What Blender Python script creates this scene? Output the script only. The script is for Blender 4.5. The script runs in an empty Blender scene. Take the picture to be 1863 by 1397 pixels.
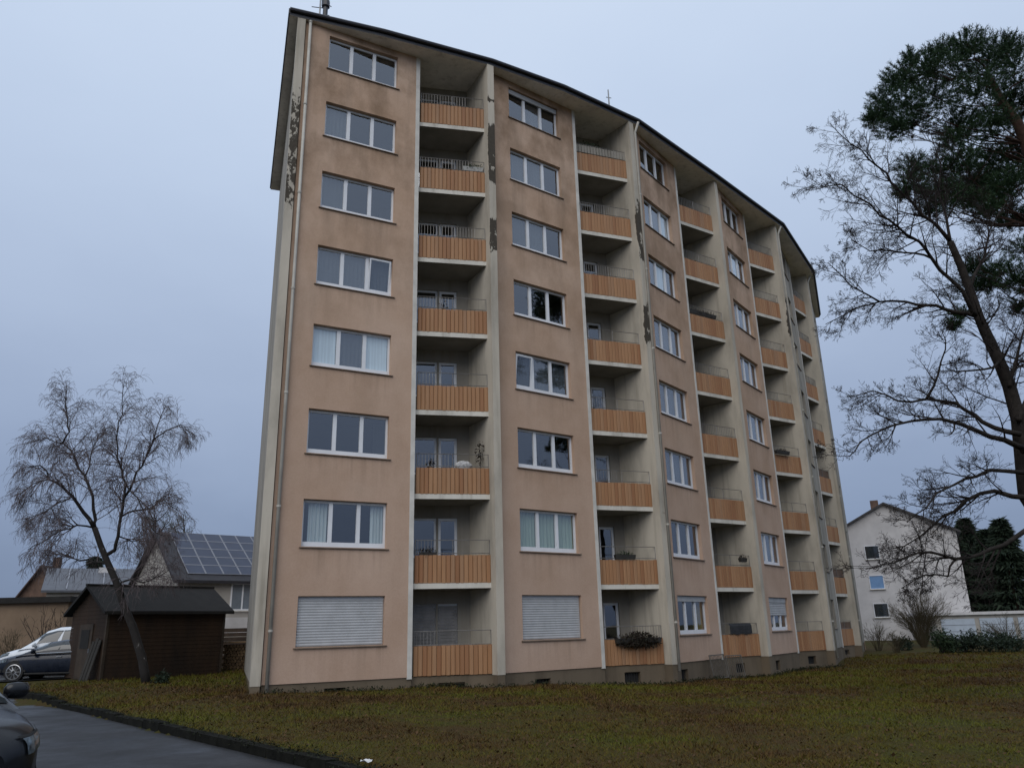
import bpy, math, random
import numpy as np
from mathutils import Matrix, Vector
R = math.radians
random.seed(7)
scene = bpy.context.scene
col = scene.collection

# ------------------------------------------------------------------ camera
CAM_Z, PITCH, ROLL, FPX, PW, PH = 1.62, 0.30464558, -0.02499167, 1413.84, 1863.0, 1397.0
cd = bpy.data.cameras.new('camera')
cd.sensor_fit = 'HORIZONTAL'; cd.sensor_width = 36.0
cd.lens = 36.0 * FPX / PW
cd.clip_start = 0.1; cd.clip_end = 3000
cam = bpy.data.objects.new('camera', cd); col.objects.link(cam)
cam.matrix_world = Matrix.Translation((0, 0, CAM_Z)) @ Matrix.Rotation(math.pi/2 + PITCH, 4, 'X') @ Matrix.Rotation(ROLL, 4, 'Z')
scene.camera = cam

# ------------------------------------------------------------------ world: overcast winter sky
world = bpy.data.worlds.new('World'); scene.world = world; world.use_nodes = True
wn, wl = world.node_tree.nodes, world.node_tree.links
wn.clear()
SUN_EL, SUN_AZ = R(42), R(197)      # azimuth measured clockwise from +Y
w_out = wn.new('ShaderNodeOutputWorld'); w_bg = wn.new('ShaderNodeBackground')
w_sky = wn.new('ShaderNodeTexSky'); w_sky.sky_type = 'NISHITA'; w_sky.sun_disc = False
w_sky.sun_elevation = SUN_EL; w_sky.sun_rotation = SUN_AZ
w_tc = wn.new('ShaderNodeTexCoord'); w_sep = wn.new('ShaderNodeSeparateXYZ')
w_ramp = wn.new('ShaderNodeValToRGB'); w_noise = wn.new('ShaderNodeTexNoise'); w_map = wn.new('ShaderNodeMapping')
w_add = wn.new('ShaderNodeMath'); w_add.operation = 'MULTIPLY_ADD'
w_mix = wn.new('ShaderNodeMixRGB'); w_scale = wn.new('ShaderNodeVectorMath'); w_scale.operation = 'SCALE'
cr = w_ramp.color_ramp; cr.interpolation = 'B_SPLINE'
sky_stops = [(0.0, (.155, .205, .312)), (.10, (.205, .268, .402)), (.22, (.300, .378, .535)), (.36, (.410, .500, .668)), (.52, (.490, .592, .765)), (.70, (.585, .69, .86)), (1.0, (.68, .765, .89))]
while len(cr.elements) < len(sky_stops): cr.elements.new(.5)
for e, (pos, c) in zip(cr.elements, sky_stops): e.position = pos; e.color = (*c, 1)
w_noise.inputs['Scale'].default_value = 2.2; w_noise.inputs['Detail'].default_value = 5; w_noise.inputs['Roughness'].default_value = .55
w_map.inputs['Scale'].default_value = (1, 1, 2.2)
w_add.inputs[1].default_value = .17
wl.new(w_tc.outputs['Generated'], w_map.inputs['Vector']); wl.new(w_map.outputs['Vector'], w_noise.inputs['Vector'])
wl.new(w_tc.outputs['Generated'], w_sep.inputs[0])
wl.new(w_noise.outputs['Fac'], w_add.inputs[0])
w_off = wn.new('ShaderNodeMath'); w_off.operation = 'SUBTRACT'; w_off.inputs[1].default_value = .085
wl.new(w_sep.outputs['Z'], w_off.inputs[0]); wl.new(w_off.outputs[0], w_add.inputs[2])
wl.new(w_add.outputs[0], w_ramp.inputs['Fac'])
wl.new(w_ramp.outputs['Color'], w_scale.inputs[0]); w_scale.inputs['Scale'].default_value = 10.6
w_mix.inputs['Fac'].default_value = .97            # 97 % cloud deck over the clear-sky model
wl.new(w_sky.outputs['Color'], w_mix.inputs['Color1']); wl.new(w_scale.outputs[0], w_mix.inputs['Color2'])
wl.new(w_mix.outputs['Color'], w_bg.inputs['Color']); w_bg.inputs['Strength'].default_value = .1
wl.new(w_bg.outputs[0], w_out.inputs['Surface'])

sd = bpy.data.lights.new('sun', 'SUN'); sd.energy = 1.4; sd.angle = R(58); sd.color = (1, .93, .84)
sun = bpy.data.objects.new('sun', sd); col.objects.link(sun)
sdir = Vector((math.sin(SUN_AZ)*math.cos(SUN_EL), math.cos(SUN_AZ)*math.cos(SUN_EL), math.sin(SUN_EL)))
sun.rotation_euler = sdir.to_track_quat('Z', 'Y').to_euler(); sun.location = (0, -20, 40)

vs = scene.view_settings
vs.view_transform = 'Standard'; vs.look = 'None'; vs.exposure = 0; vs.gamma = 1; vs.use_curve_mapping = False
scene.cycles.max_bounces = 8; scene.cycles.transparent_max_bounces = 12

# ------------------------------------------------------------------ helpers
def at(u, v, Y):
    """point of the photograph (u, v) at the distance Y along +Y"""
    a, b = u - PW/2, v - PH/2
    x = math.cos(ROLL)*a + math.sin(ROLL)*b; y = -math.sin(ROLL)*a + math.cos(ROLL)*b
    d = (x/FPX, 1.0, -y/FPX)
    w = Vector((d[0], math.cos(PITCH)*d[1] - math.sin(PITCH)*d[2], math.sin(PITCH)*d[1] + math.cos(PITCH)*d[2]))
    return w * (Y / w.y) + Vector((0, 0, CAM_Z))

class MB:
    def __init__(s): s.v = []; s.f = []
    def quad(s, a, b, c, d):
        n = len(s.v); s.v += [a, b, c, d]; s.f.append((n, n+1, n+2, n+3)); return s
    def poly(s, pts):
        n = len(s.v); s.v += list(pts); s.f.append(tuple(range(n, n+len(pts)))); return s
    def box(s, x0, x1, y0, y1, z0, z1):
        n = len(s.v)
        s.v += [(x0,y0,z0),(x1,y0,z0),(x1,y1,z0),(x0,y1,z0),(x0,y0,z1),(x1,y0,z1),(x1,y1,z1),(x0,y1,z1)]
        s.f += [tuple(n+i for i in q) for q in ((0,3,2,1),(4,5,6,7),(0,1,5,4),(1,2,6,5),(2,3,7,6),(3,0,4,7))]
        return s
    def prism(s, pts, z0, z1):
        """vertical prism over a plan polygon (counter-clockwise)"""
        n = len(s.v); k = len(pts)
        s.v += [(p[0], p[1], z0) for p in pts] + [(p[0], p[1], z1) for p in pts]
        s.f.append(tuple(n+k-1-i for i in range(k))); s.f.append(tuple(n+k+i for i in range(k)))
        for i in range(k):
            j = (i+1) % k; s.f.append((n+i, n+j, n+k+j, n+k+i))
        return s
    def tube(s, pts, rads, sides=6, cap=True):
        pts = [Vector(p) for p in pts]
        if not hasattr(rads, '__len__'): rads = [rads]*len(pts)
        n0 = len(s.v); up = Vector((.31, .17, .94))
        prev = None
        for i, p in enumerate(pts):
            t = (pts[min(i+1, len(pts)-1)] - pts[max(i-1, 0)])
            if t.length < 1e-9: t = Vector((0, 0, 1))
            t.normalize()
            if prev is None:
                a = t.cross(up)
                if a.length < .1: a = t.cross(Vector((1, 0, 0)))
            else:
                a = prev - t*prev.dot(t)
                if a.length < 1e-6: a = t.cross(up)
            a.normalize(); prev = a; b = t.cross(a)
            for k in range(sides):
                th = 2*math.pi*k/sides
                q = p + (a*math.cos(th) + b*math.sin(th))*rads[i]
                s.v.append((q.x, q.y, q.z))
        for i in range(len(pts)-1):
            for k in range(sides):
                k2 = (k+1) % sides
                s.f.append((n0+i*sides+k, n0+i*sides+k2, n0+(i+1)*sides+k2, n0+(i+1)*sides+k))
        if cap:
            s.f.append(tuple(n0+sides-1-k for k in range(sides)))
            s.f.append(tuple(n0+(len(pts)-1)*sides+k for k in range(sides)))
        return s
    def grid(s, rows):
        """rows of equally many points"""
        n = len(s.v); m = len(rows[0])
        for r in rows: s.v += [tuple(p) for p in r]
        for i in range(len(rows)-1):
            for j in range(m-1):
                s.f.append((n+i*m+j, n+i*m+j+1, n+(i+1)*m+j+1, n+(i+1)*m+j))
        return s
    def mesh(s, name, mat, smooth=False):
        me = bpy.data.meshes.new(name); me.from_pydata(s.v, [], s.f)
        if mat: me.materials.append(mat)
        if smooth: me.polygons.foreach_set('use_smooth', [True]*len(me.polygons))
        me.update(); return me
    def build(s, name, mat, parent=None, loc=None, rz=0, smooth=False):
        return put(name, s.mesh(name, mat, smooth), parent, loc, rz)

def put(name, me, parent=None, loc=None, rz=0):
    o = bpy.data.objects.new(name, me); col.objects.link(o)
    if name in ('twigs', 'stems', 'leaves', 'plants', 'crown'): o['kind'] = 'stuff'
    if parent: o.parent = parent
    if loc is not None: o.location = loc
    if rz: o.rotation_euler = (0, 0, rz)
    return o
def tag(o, label=None, cat=None, group=None, kind=None):
    if label: o['label'] = label
    if cat: o['category'] = cat
    if group: o['group'] = group
    if kind: o['kind'] = kind
    return o
def empty(name, loc, rz=0):
    o = bpy.data.objects.new(name, None); col.objects.link(o); o.location = loc; o.rotation_euler = (0, 0, rz)
    o.empty_display_size = .3
    return o
def quick_mesh(name, verts, faces, mat):
    """numpy arrays -> mesh (all faces of one size)"""
    verts = np.asarray(verts, np.float32); faces = np.asarray(faces, np.int32)
    me = bpy.data.meshes.new(name); k = faces.shape[1]
    me.vertices.add(len(verts)); me.vertices.foreach_set('co', verts.ravel())
    me.loops.add(faces.size); me.loops.foreach_set('vertex_index', faces.ravel())
    me.polygons.add(len(faces)); me.polygons.foreach_set('loop_start', np.arange(0, faces.size, k, dtype=np.int32))
    me.update(calc_edges=True); me.validate()
    if mat: me.materials.append(mat)
    return me

# ------------------------------------------------------------------ materials
def new_mat(name):
    m = bpy.data.materials.new(name); m.use_nodes = True
    nt = m.node_tree; b = nt.nodes['Principled BSDF']
    return m, nt, b
def nnode(nt, typ, **kw):
    n = nt.nodes.new(typ)
    for k, v in kw.items():
        if k in n.inputs: n.inputs[k].default_value = v
        else: setattr(n, k, v)
    return n
def rampf(nt, fac, stops, interp='LINEAR'):
    r = nt.nodes.new('ShaderNodeValToRGB'); c = r.color_ramp; c.interpolation = interp
    while len(c.elements) < len(stops): c.elements.new(.5)
    for e, (p, v) in zip(c.elements, stops):
        e.position = p; e.color = (*v, 1) if hasattr(v, '__len__') else (v, v, v, 1)
    nt.links.new(fac, r.inputs['Fac']); return r.outputs['Color']
def mixc(nt, fac, a, b, mode='MIX'):
    m = nt.nodes.new('ShaderNodeMixRGB'); m.blend_type = mode
    for sock, val in ((m.inputs['Fac'], fac), (m.inputs['Color1'], a), (m.inputs['Color2'], b)):
        if isinstance(val, bpy.types.NodeSocket): nt.links.new(val, sock)
        elif hasattr(val, '__len__'): sock.default_value = (*val, 1)
        else: sock.default_value = val
    return m.outputs['Color']
def mth(nt, op, a, b=0.0):
    m = nt.nodes.new('ShaderNodeMath'); m.operation = op
    for sock, val in ((m.inputs[0], a), (m.inputs[1], b)):
        if isinstance(val, bpy.types.NodeSocket): nt.links.new(val, sock)
        else: sock.default_value = val
    return m.outputs[0]
def pos_noise(nt, scale=(1, 1, 1), s=1.0, detail=4, rough=.55, off=(0, 0, 0)):
    g = nt.nodes.new('ShaderNodeNewGeometry'); mp = nt.nodes.new('ShaderNodeMapping')
    mp.inputs['Scale'].default_value = scale; mp.inputs['Location'].default_value = off
    n = nt.nodes.new('ShaderNodeTexNoise'); n.inputs['Scale'].default_value = s
    n.inputs['Detail'].default_value = detail; n.inputs['Roughness'].default_value = rough
    nt.links.new(g.outputs['Position'], mp.inputs['Vector']); nt.links.new(mp.outputs['Vector'], n.inputs['Vector'])
    return n.outputs['Fac']
def pos_z(nt, lo, hi):
    g = nt.nodes.new('ShaderNodeNewGeometry'); sp = nt.nodes.new('ShaderNodeSeparateXYZ'); mr = nt.nodes.new('ShaderNodeMapRange')
    nt.links.new(g.outputs['Position'], sp.inputs[0]); nt.links.new(sp.outputs['Z'], mr.inputs['Value'])
    mr.inputs['From Min'].default_value = lo; mr.inputs['From Max'].default_value = hi
    mr.clamp = abs(hi-lo) > 1.001
    return mr.outputs['Result']
def bump(nt, b, h, strength=.3, dist=.02):
    n = nt.nodes.new('ShaderNodeBump'); n.inputs['Strength'].default_value = strength; n.inputs['Distance'].default_value = dist
    nt.links.new(h, n.inputs['Height']); nt.links.new(n.outputs['Normal'], b.inputs['Normal'])
def plain(name, c, rough=.6, var=.25, scale=3.0, metallic=0, spec=.5, bumpy=0, stretch=(1, 1, 1)):
    m, nt, b = new_mat(name)
    n = pos_noise(nt, stretch, scale, 5, .6)
    c2 = tuple(min(1, x*(1-var)) for x in c); c3 = tuple(min(1, x*(1+var)) for x in c)
    nt.links.new(rampf(nt, n, [(.3, c2), (.7, c3)]), b.inputs['Base Color'])
    b.inputs['Roughness'].default_value = rough; b.inputs['Metallic'].default_value = metallic
    b.inputs['Specular IOR Level'].default_value = spec
    if bumpy: bump(nt, b, pos_noise(nt, stretch, scale*6, 4), bumpy)
    return m

def stucco():
    m, nt, b = new_mat('pink_stucco')
    n1 = pos_noise(nt, (1, 1, 1), .45, 5, .6)
    base = rampf(nt, n1, [(.3, (.46, .31, .21)), (.5, (.53, .37, .265)), (.72, (.575, .418, .312))])
    base = mixc(nt, mth(nt, 'MULTIPLY', mth(nt, 'SUBTRACT', 1.0, pos_z(nt, 1, 14)), .6), base, rampf(nt, n1, [(.3, (.47, .325, .245)), (.7, (.55, .40, .315))]))
    streak = pos_noise(nt, (1.6, 1.6, .22), 1.0, 5, .6)
    top = rampf(nt, pos_z(nt, 9, 22.5), [(0, .12), (.4, .42), (1, 1)])
    blot = rampf(nt, pos_noise(nt, (1, 1, .75), .8, 6, .62, (5, 3, 1)), [(.40, 0), (.62, 1)])
    f = mth(nt, 'MULTIPLY', top, blot)
    base = mixc(nt, mth(nt, 'MULTIPLY', f, .85), base, (.20, .125, .07))
    s2 = rampf(nt, streak, [(.5, 0), (.75, 1)])
    base = mixc(nt, mth(nt, 'MULTIPLY', s2, mth(nt, 'ADD', mth(nt, 'MULTIPLY', top, .45), .08)), base, (.20, .145, .10))
    tt = mth(nt, 'FRACT', mth(nt, 'DIVIDE', pos_z(nt, .257+.96, 1.257+.96), 2.75))
    run = mth(nt, 'MULTIPLY', rampf(nt, tt, [(0, 0), (.66, 0), (.985, 1), (1, 1)]), rampf(nt, pos_noise(nt, (5, 5, .25), 1.0, 4, .6, (2, 4, 1)), [(.46, 0), (.74, 1)]))
    tcw = nt.nodes.new('ShaderNodeTexCoord'); sxw = nt.nodes.new('ShaderNodeSeparateXYZ'); nt.links.new(tcw.outputs['Object'], sxw.inputs[0])
    run = mth(nt, 'MULTIPLY', run, rampf(nt, mth(nt, 'DIVIDE', sxw.outputs['X'], 4.0), [(.18, 0), (.24, 1), (.82, 1), (.89, 0)]))
    base = mixc(nt, mth(nt, 'MULTIPLY', run, .35), base, (.17, .115, .075))
    fine = pos_noise(nt, (1, 1, 1), 22, 3, .6)
    base = mixc(nt, .07, base, rampf(nt, fine, [(.3, (.2, .15, .12)), (.7, (.75, .6, .5))]), 'MIX')
    nt.links.new(base, b.inputs['Base Color']); b.inputs['Roughness'].default_value = .92; b.inputs['Specular IOR Level'].default_value = .2
    bump(nt, b, pos_noise(nt, (1, 1, 1), 30, 3, .6), .15, .006)
    return m
def concrete(name, c, spans=(), thr=.60, seed=0, dirt=.4, scale=1.5, dark=(.048, .041, .032)):
    """painted concrete; spans = heights where the paint has flaked off"""
    m, nt, b = new_mat(name)
    n1 = pos_noise(nt, (1, 1, .35), 1.1, 5, .6, (seed, 0, 0))
    base = rampf(nt, n1, [(.25, tuple(x*(1-dirt) for x in c)), (.55, c), (.8, tuple(x*1.12 for x in c))])
    st = rampf(nt, pos_noise(nt, (4, 4, .18), 1.0, 4, .6, (seed, 2, 0)), [(.52, 0), (.8, 1)])
    base = mixc(nt, mth(nt, 'MULTIPLY', st, .45), base, (.16, .13, .09))
    if spans:
        stops = [(0, 0)]
        for a, z in sorted(spans): stops += [((a-.1)/25, 0), ((a+.35)/25, 1.0), ((z-.35)/25, 1.0), ((z+.1)/25, 0)]
        zz = pos_z(nt, 0, 25)
        tc = nt.nodes.new('ShaderNodeTexCoord'); sy = nt.nodes.new('ShaderNodeSeparateXYZ'); nt.links.new(tc.outputs['Object'], sy.inputs[0])
        front = rampf(nt, mth(nt, 'DIVIDE', sy.outputs['Y'], .6), [(0, 1), (.06, .85), (.55, 0)])
        bias = mth(nt, 'SUBTRACT', mth(nt, 'MULTIPLY', rampf(nt, zz, stops), front), mth(nt, 'MULTIPLY', mth(nt, 'SUBTRACT', 1.0, front), 1.2))
        n2 = pos_noise(nt, (1, 1, .55), scale, 6, .68, (seed*3.1, 7, seed))
        mask = rampf(nt, mth(nt, 'ADD', n2, mth(nt, 'MULTIPLY', bias, .26)), [(thr+.115, 0), (thr+.135, 1)])
        base = mixc(nt, mask, base, mixc(nt, pos_noise(nt, (1, 1, 1), 9, 4), dark, tuple(x*1.9 for x in dark)))
        bump(nt, b, mth(nt, 'SUBTRACT', 1.0, mask), .6, .02)
    else:
        bump(nt, b, pos_noise(nt, (1, 1, 1), 25, 4, .7), .25, .01)
    nt.links.new(base, b.inputs['Base Color']); b.inputs['Roughness'].default_value = .9; b.inputs['Specular IOR Level'].default_value = .25
    return m
def slat_mat():
    m, nt, b = new_mat('orange_slat')
    oi = nt.nodes.new('ShaderNodeObjectInfo'); g = nt.nodes.new('ShaderNodeNewGeometry')
    r = mth(nt, 'FRACT', mth(nt, 'ADD', oi.outputs['Random'], g.outputs['Random Per Island']))
    c = rampf(nt, r, [(0, (.29, .138, .065)), (.35, (.35, .185, .09)), (.7, (.385, .212, .108)), (1, (.33, .19, .105))])
    st = rampf(nt, pos_noise(nt, (9, 9, .8), 1.0, 4, .6), [(.45, 0), (.8, 1)])
    c = mixc(nt, mth(nt, 'MULTIPLY', st, .4), c, (.17, .085, .04))
    nt.links.new(c, b.inputs['Base Color']); b.inputs['Roughness'].default_value = .6; b.inputs['Specular IOR Level'].default_value = .35
    return m
def glass_mat(name='window_glass', tint=(.92, .95, .96), ior=1.62, add=.05, wob=.02):
    m, nt, b = new_mat(name); nt.nodes.remove(b)
    out = [n for n in nt.nodes if n.type == 'OUTPUT_MATERIAL'][0]
    tr = nt.nodes.new('ShaderNodeBsdfTransparent'); tr.inputs[0].default_value = (*tint, 1)
    gl = nt.nodes.new('ShaderNodeBsdfGlossy'); gl.inputs['Roughness'].default_value = .015; gl.inputs[0].default_value = (.92, .95, 1, 1)
    fr = nt.nodes.new('ShaderNodeLayerWeight'); fr.inputs['Blend'].default_value = .5
    bp = nt.nodes.new('ShaderNodeBump'); bp.inputs['Strength'].default_value = wob; bp.inputs['Distance'].default_value = .1
    nt.links.new(pos_noise(nt, (1, 1, 1), 1.3, 2), bp.inputs['Height']); nt.links.new(bp.outputs['Normal'], gl.inputs['Normal'])
    mx = nt.nodes.new('ShaderNodeMixShader')
    f = mth(nt, 'MINIMUM', mth(nt, 'ADD', mth(nt, 'MULTIPLY', mth(nt, 'POWER', fr.outputs['Facing'], 4.0), .8), .175), 1.0)   # double glazing, same from both sides
    nt.links.new(f, mx.inputs[0]); nt.links.new(tr.outputs[0], mx.inputs[1]); nt.links.new(gl.outputs[0], mx.inputs[2])
    nt.links.new(mx.outputs[0], out.inputs['Surface'])
    return m
def curtain_mat(name, c, alpha=1.0):
    m, nt, b = new_mat(name)
    n = pos_noise(nt, (14, 14, .4), 1, 3)
    nt.links.new(rampf(nt, n, [(.3, tuple(x*.75 for x in c)), (.7, c)]), b.inputs['Base Color'])
    b.inputs['Roughness'].default_value = .9; b.inputs['Alpha'].default_value = alpha; b.inputs['Specular IOR Level'].default_value = .1
    return m
def leafy(name, cols, rough=.7, spec=.2):
    m, nt, b = new_mat(name)
    g = nt.nodes.new('ShaderNodeNewGeometry')
    r = mth(nt, 'ADD', mth(nt, 'MULTIPLY', g.outputs['Random Per Island'], .65), mth(nt, 'MULTIPLY', pos_noise(nt, (1, 1, 1), .5, 4), .45))
    st = [(i/(len(cols)-1), c) for i, c in enumerate(cols)]
    nt.links.new(rampf(nt, r, st), b.inputs['Base Color'])
    b.inputs['Roughness'].default_value = rough; b.inputs['Specular IOR Level'].default_value = spec
    return m
def paint(name, c, rough=.14, coat=.12, metallic=0):
    m, nt, b = new_mat(name)
    b.inputs['Base Color'].default_value = (*c, 1); b.inputs['Roughness'].default_value = rough+.12
    b.inputs['Metallic'].default_value = metallic; b.inputs['Coat Weight'].default_value = coat; b.inputs['Coat Roughness'].default_value = .06; b.inputs['Specular IOR Level'].default_value = .35
    n = rampf(nt, pos_noise(nt, (1, 1, 1), 5, 4), [(.35, c), (.75, tuple(min(1, x*1.2+.01) for x in c))])
    nt.links.new(n, b.inputs['Base Color'])
    return m

M = dict(
    stucco=stucco(),
    pier=concrete('cream_pier', (.52, .475, .395)),
    pier_corner=concrete('cream_pier_speckled', (.52, .475, .395), [(14.6, 19.2)], .60, 1, scale=7.0),
    pier_b=concrete('cream_pier_flaked', (.52, .475, .395), [(14.2, 15.7), (16.9, 19.8), (20.3, 20.7)], .565, 2, scale=2.4),
    pier_c=concrete('cream_pier_peeling', (.52, .475, .395), [(11.9, 13.9), (15.4, 18.6)], .565, 3, scale=2.2),
    pier_d=concrete('cream_pier_scabbed', (.52, .475, .395), [(15.6, 18.0)], .56, 4, scale=2.2),
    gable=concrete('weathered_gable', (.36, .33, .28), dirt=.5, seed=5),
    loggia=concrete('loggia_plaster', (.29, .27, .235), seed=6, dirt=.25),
    strip=plain('white_strip', (.62, .60, .55), .8, .15, 2, spec=.2),
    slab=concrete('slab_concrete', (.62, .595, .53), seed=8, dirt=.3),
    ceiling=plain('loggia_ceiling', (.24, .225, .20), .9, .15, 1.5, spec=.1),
    soffit=concrete('roof_soffit', (.80, .76, .70), seed=9, dirt=.25),
    plinth=concrete('brown_plinth', (.15, .118, .082), seed=10, dirt=.45),
    slat=slat_mat(),
    rail=plain('rail_metal', (.22, .21, .20), .5, .2, 4, metallic=.5),
    pvc=plain('white_window_frame', (.74, .76, .79), .35, .06, 2, spec=.4),
    glass=glass_mat(),
    sill=plain('brown_sill', (.17, .125, .09), .6, .3, 3),
    shutter=plain('grey_shutter', (.42, .43, .44), .5, .1, 3),
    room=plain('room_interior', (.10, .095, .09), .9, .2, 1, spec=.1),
    net=curtain_mat('net_curtain', (.24, .27, .30), .5),
    white_blind=curtain_mat('white_blind', (.74, .84, .88)),
    drape=curtain_mat('white_drape', (.60, .67, .66)),
    green_drape=curtain_mat('green_drape', (.40, .50, .42)),
    ochre_drape=curtain_mat('ochre_drape', (.26, .20, .07)),
    roof=plain('dark_roof', (.030, .032, .040), .55, .3, 4),
    gutter=plain('dark_gutter', (.028, .030, .038), .45, .3, 3),
    pipe=plain('cream_pipe', (.45, .43, .38), .55, .15, 2),
    dark=plain('dark_void', (.018, .018, .018), .8, .2, 4),
    metal=plain('grey_metal', (.20, .21, .22), .45, .25, 5, metallic=.6),
    bark=plain('dark_bark', (.028, .024, .021), .9, .4, 6, spec=.15, bumpy=.4),
    twig=plain('dark_twig', (.030, .025, .024), .9, .3, 3, spec=.1),
    birch_twig=plain('birch_twig', (.115, .095, .098), .9, .3, 3, spec=.1),
    pine_bark=plain('pine_bark', (.045, .027, .020), .9, .4, 5, spec=.15, bumpy=.5),
    needles=leafy('pine_needles', [(.010, .024, .014), (.018, .042, .020), (.028, .060, .024), (.042, .078, .028)]),
    fir=leafy('fir_needles', [(.010, .018, .013), (.018, .030, .018), (.030, .044, .026)]),
    shrub=leafy('shrub_twigs', [(.05, .042, .026), (.075, .06, .036), (.06, .055, .03)]),
    evergreen=leafy('evergreen_leaf', [(.012, .024, .012), (.022, .04, .018), (.05, .07, .035)]),
    house_white=plain('white_render', (.56, .55, .55), .9, .1, 1.2, spec=.2),
    house_cream=plain('cream_render', (.36, .34, .31), .9, .12, 1.2, spec=.2),
    beige=plain('beige_render', (.20, .145, .10), .9, .2, .8, spec=.2),
    shed_wood=plain('shed_wood', (.026, .0125, .0045), .85, .5, 2.5, stretch=(1, 1, .25)),
    shed_roof=plain('shed_roof', (.012, .011, .010), .9, .4, 3),
    solar=plain('solar_cell', (.028, .036, .066), .3, .15, 2, spec=.25),
    alu=plain('panel_frame', (.22, .23, .26), .4, .1, 3),
    tile=plain('dark_tile', (.022, .021, .026), .7, .3, 3),
    brown_wall=plain('brown_brick', (.12, .075, .055), .9, .3, 3),
    tyre=plain('tyre', (.018, .018, .018), .85, .2, 8),
    rim=plain('rim', (.48, .49, .50), .3, .1, 5, metallic=.8),
    black_paint=paint('black_paint', (.006, .007, .009)),
    blue_paint=paint('dark_blue_paint', (.004, .008, .018)),
    white_paint=paint('white_paint', (.62, .66, .70), metallic=0),
    car_glass=plain('car_glass', (.02, .026, .03), .04, .1, 2, spec=.9),
    chrome=plain('chrome', (.65, .67, .70), .12, .05, 5, metallic=1),
    lens=plain('lamp_lens', (.10, .12, .13), .06, .95, 16, metallic=.3),
)

# ------------------------------------------------------------------ ground
CTRL = np.array([(0,0,0),(0,6,0),(0,10,0),(6,10,0),(-3,12,0),(-6.6,21.6,.10),(-8,16.5,0),(-5,22.5,.08),(-3.1,24.2,.05),(-.5,24.6,-.04),(2.8,27.4,-.22),(5.3,28.2,-.30),(10.2,33.2,-.42),(14.5,37.6,-.38),(18.6,44.2,-.24),(-11.8,26.9,.20),(-14.6,28.8,.25),(-12,33,.25),(-17,31,.22),(-19,31,.2),(-16,27,.05),(-11.3,21.5,0),(10,22,-.22),(18,30,-.25),(25,45,-.2),(26,60,.1),(40,60,0),(60,80,0),(-30,42,.2),(-30,20,0),(-20,50,.2),(-40,60,0),(0,-20,0),(30,10,0),(-20,5,0),(0,60,0)], float)
def ground_z(x, y):
    x = np.asarray(x, float); y = np.asarray(y, float)
    num = np.zeros(x.shape); den = np.zeros(x.shape)
    for cx, cy, cz in CTRL:
        w = 1.0/(((x-cx)**2 + (y-cy)**2 + .6)**1.6); num += w*cz; den += w
    z = num/den
    return z + .035*np.sin(x*.9+1.3*np.sin(y*.5))*np.cos(y*.7+.4) * (np.hypot(x, y) < 60)
KERB = np.array([(-20.5, 30.0), (-16.35, 26.85), (-14.4, 24.75), (-10.95, 21.0), (-6.9, 16.3), (-4.33, 13.4), (-2.5, 11.3), (-.9, 9.2), (1.2, 5.6), (2.6, 2.0), (4.0, -3.0), (5.5, -12.0), (8, -40.0)])
def road_dist(x, y):
    """signed distance to the kerb line, > 0 on the road side (left / towards the camera)"""
    x = np.asarray(x, float); y = np.asarray(y, float)
    best = np.full(x.shape, 1e9); sgn = np.ones(x.shape)
    for a, b in zip(KERB[:-1], KERB[1:]):
        d = b-a; L2 = d@d
        t = np.clip(((x-a[0])*d[0] + (y-a[1])*d[1])/L2, 0, 1)
        qx, qy = a[0]+t*d[0], a[1]+t*d[1]
        dist = np.hypot(x-qx, y-qy)
        s = np.sign(d[0]*(y-a[1]) - d[1]*(x-a[0]))
        m = dist < best
        best = np.where(m, dist, best); sgn = np.where(m, s, sgn)
    return -sgn*best
def axis(lo, hi, step, far):
    a = list(np.arange(lo, hi+1e-6, step)); d = step
    up = hi; dn = lo; ups = []; dns = []
    while up < far: d *= 1.35; up += d; ups.append(up)
    d = step
    while dn > -far: d *= 1.35; dn -= d; dns.append(dn)
    return np.array(dns[::-1] + a + ups)
xs = axis(-22, 26, .4, 1500); ys = axis(2, 48, .4, 1500)
gx, gy = np.meshgrid(xs, ys)
rd = road_dist(gx, gy)
gz = ground_z(gx, gy) - .22*np.clip(rd/.35 + .5, 0, 1)*((gy < 31))
nx, ny = len(xs), len(ys)
gv = np.stack([gx.ravel(), gy.ravel(), gz.ravel()], 1)
ii, jj = np.meshgrid(np.arange(nx-1), np.arange(ny-1)); k0 = (jj*nx+ii).ravel()
gf = np.stack([k0, k0+1, k0+nx+1, k0+nx], 1)
def ground_mat():
    m, nt, b = new_mat('winter_lawn')
    big = pos_noise(nt, (1, 1, 1), .22, 5, .6); mid = pos_noise(nt, (1, 1, 1), 1.6, 5, .65); fine = pos_noise(nt, (1, 1, 1), 14, 4, .7)
    f = mth(nt, 'ADD', mth(nt, 'MULTIPLY', big, .5), mth(nt, 'ADD', mth(nt, 'MULTIPLY', mid, .35), mth(nt, 'MULTIPLY', fine, .25)))
    c = rampf(nt, f, [(.36, (.036, .021, .008)), (.48, (.056, .036, .012)), (.56, (.050, .040, .009)), (.68, (.042, .046, .008))])
    nt.links.new(c, b.inputs['Base Color']); b.inputs['Roughness'].default_value = .95; b.inputs['Specular IOR Level'].default_value = .15
    bump(nt, b, fine, .8, .04)
    return m
g = put('ground', quick_mesh('ground', gv, gf, ground_mat())); tag(g, kind='structure')
g.data.polygons.foreach_set('use_smooth', [True]*len(g.data.polygons))

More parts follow.
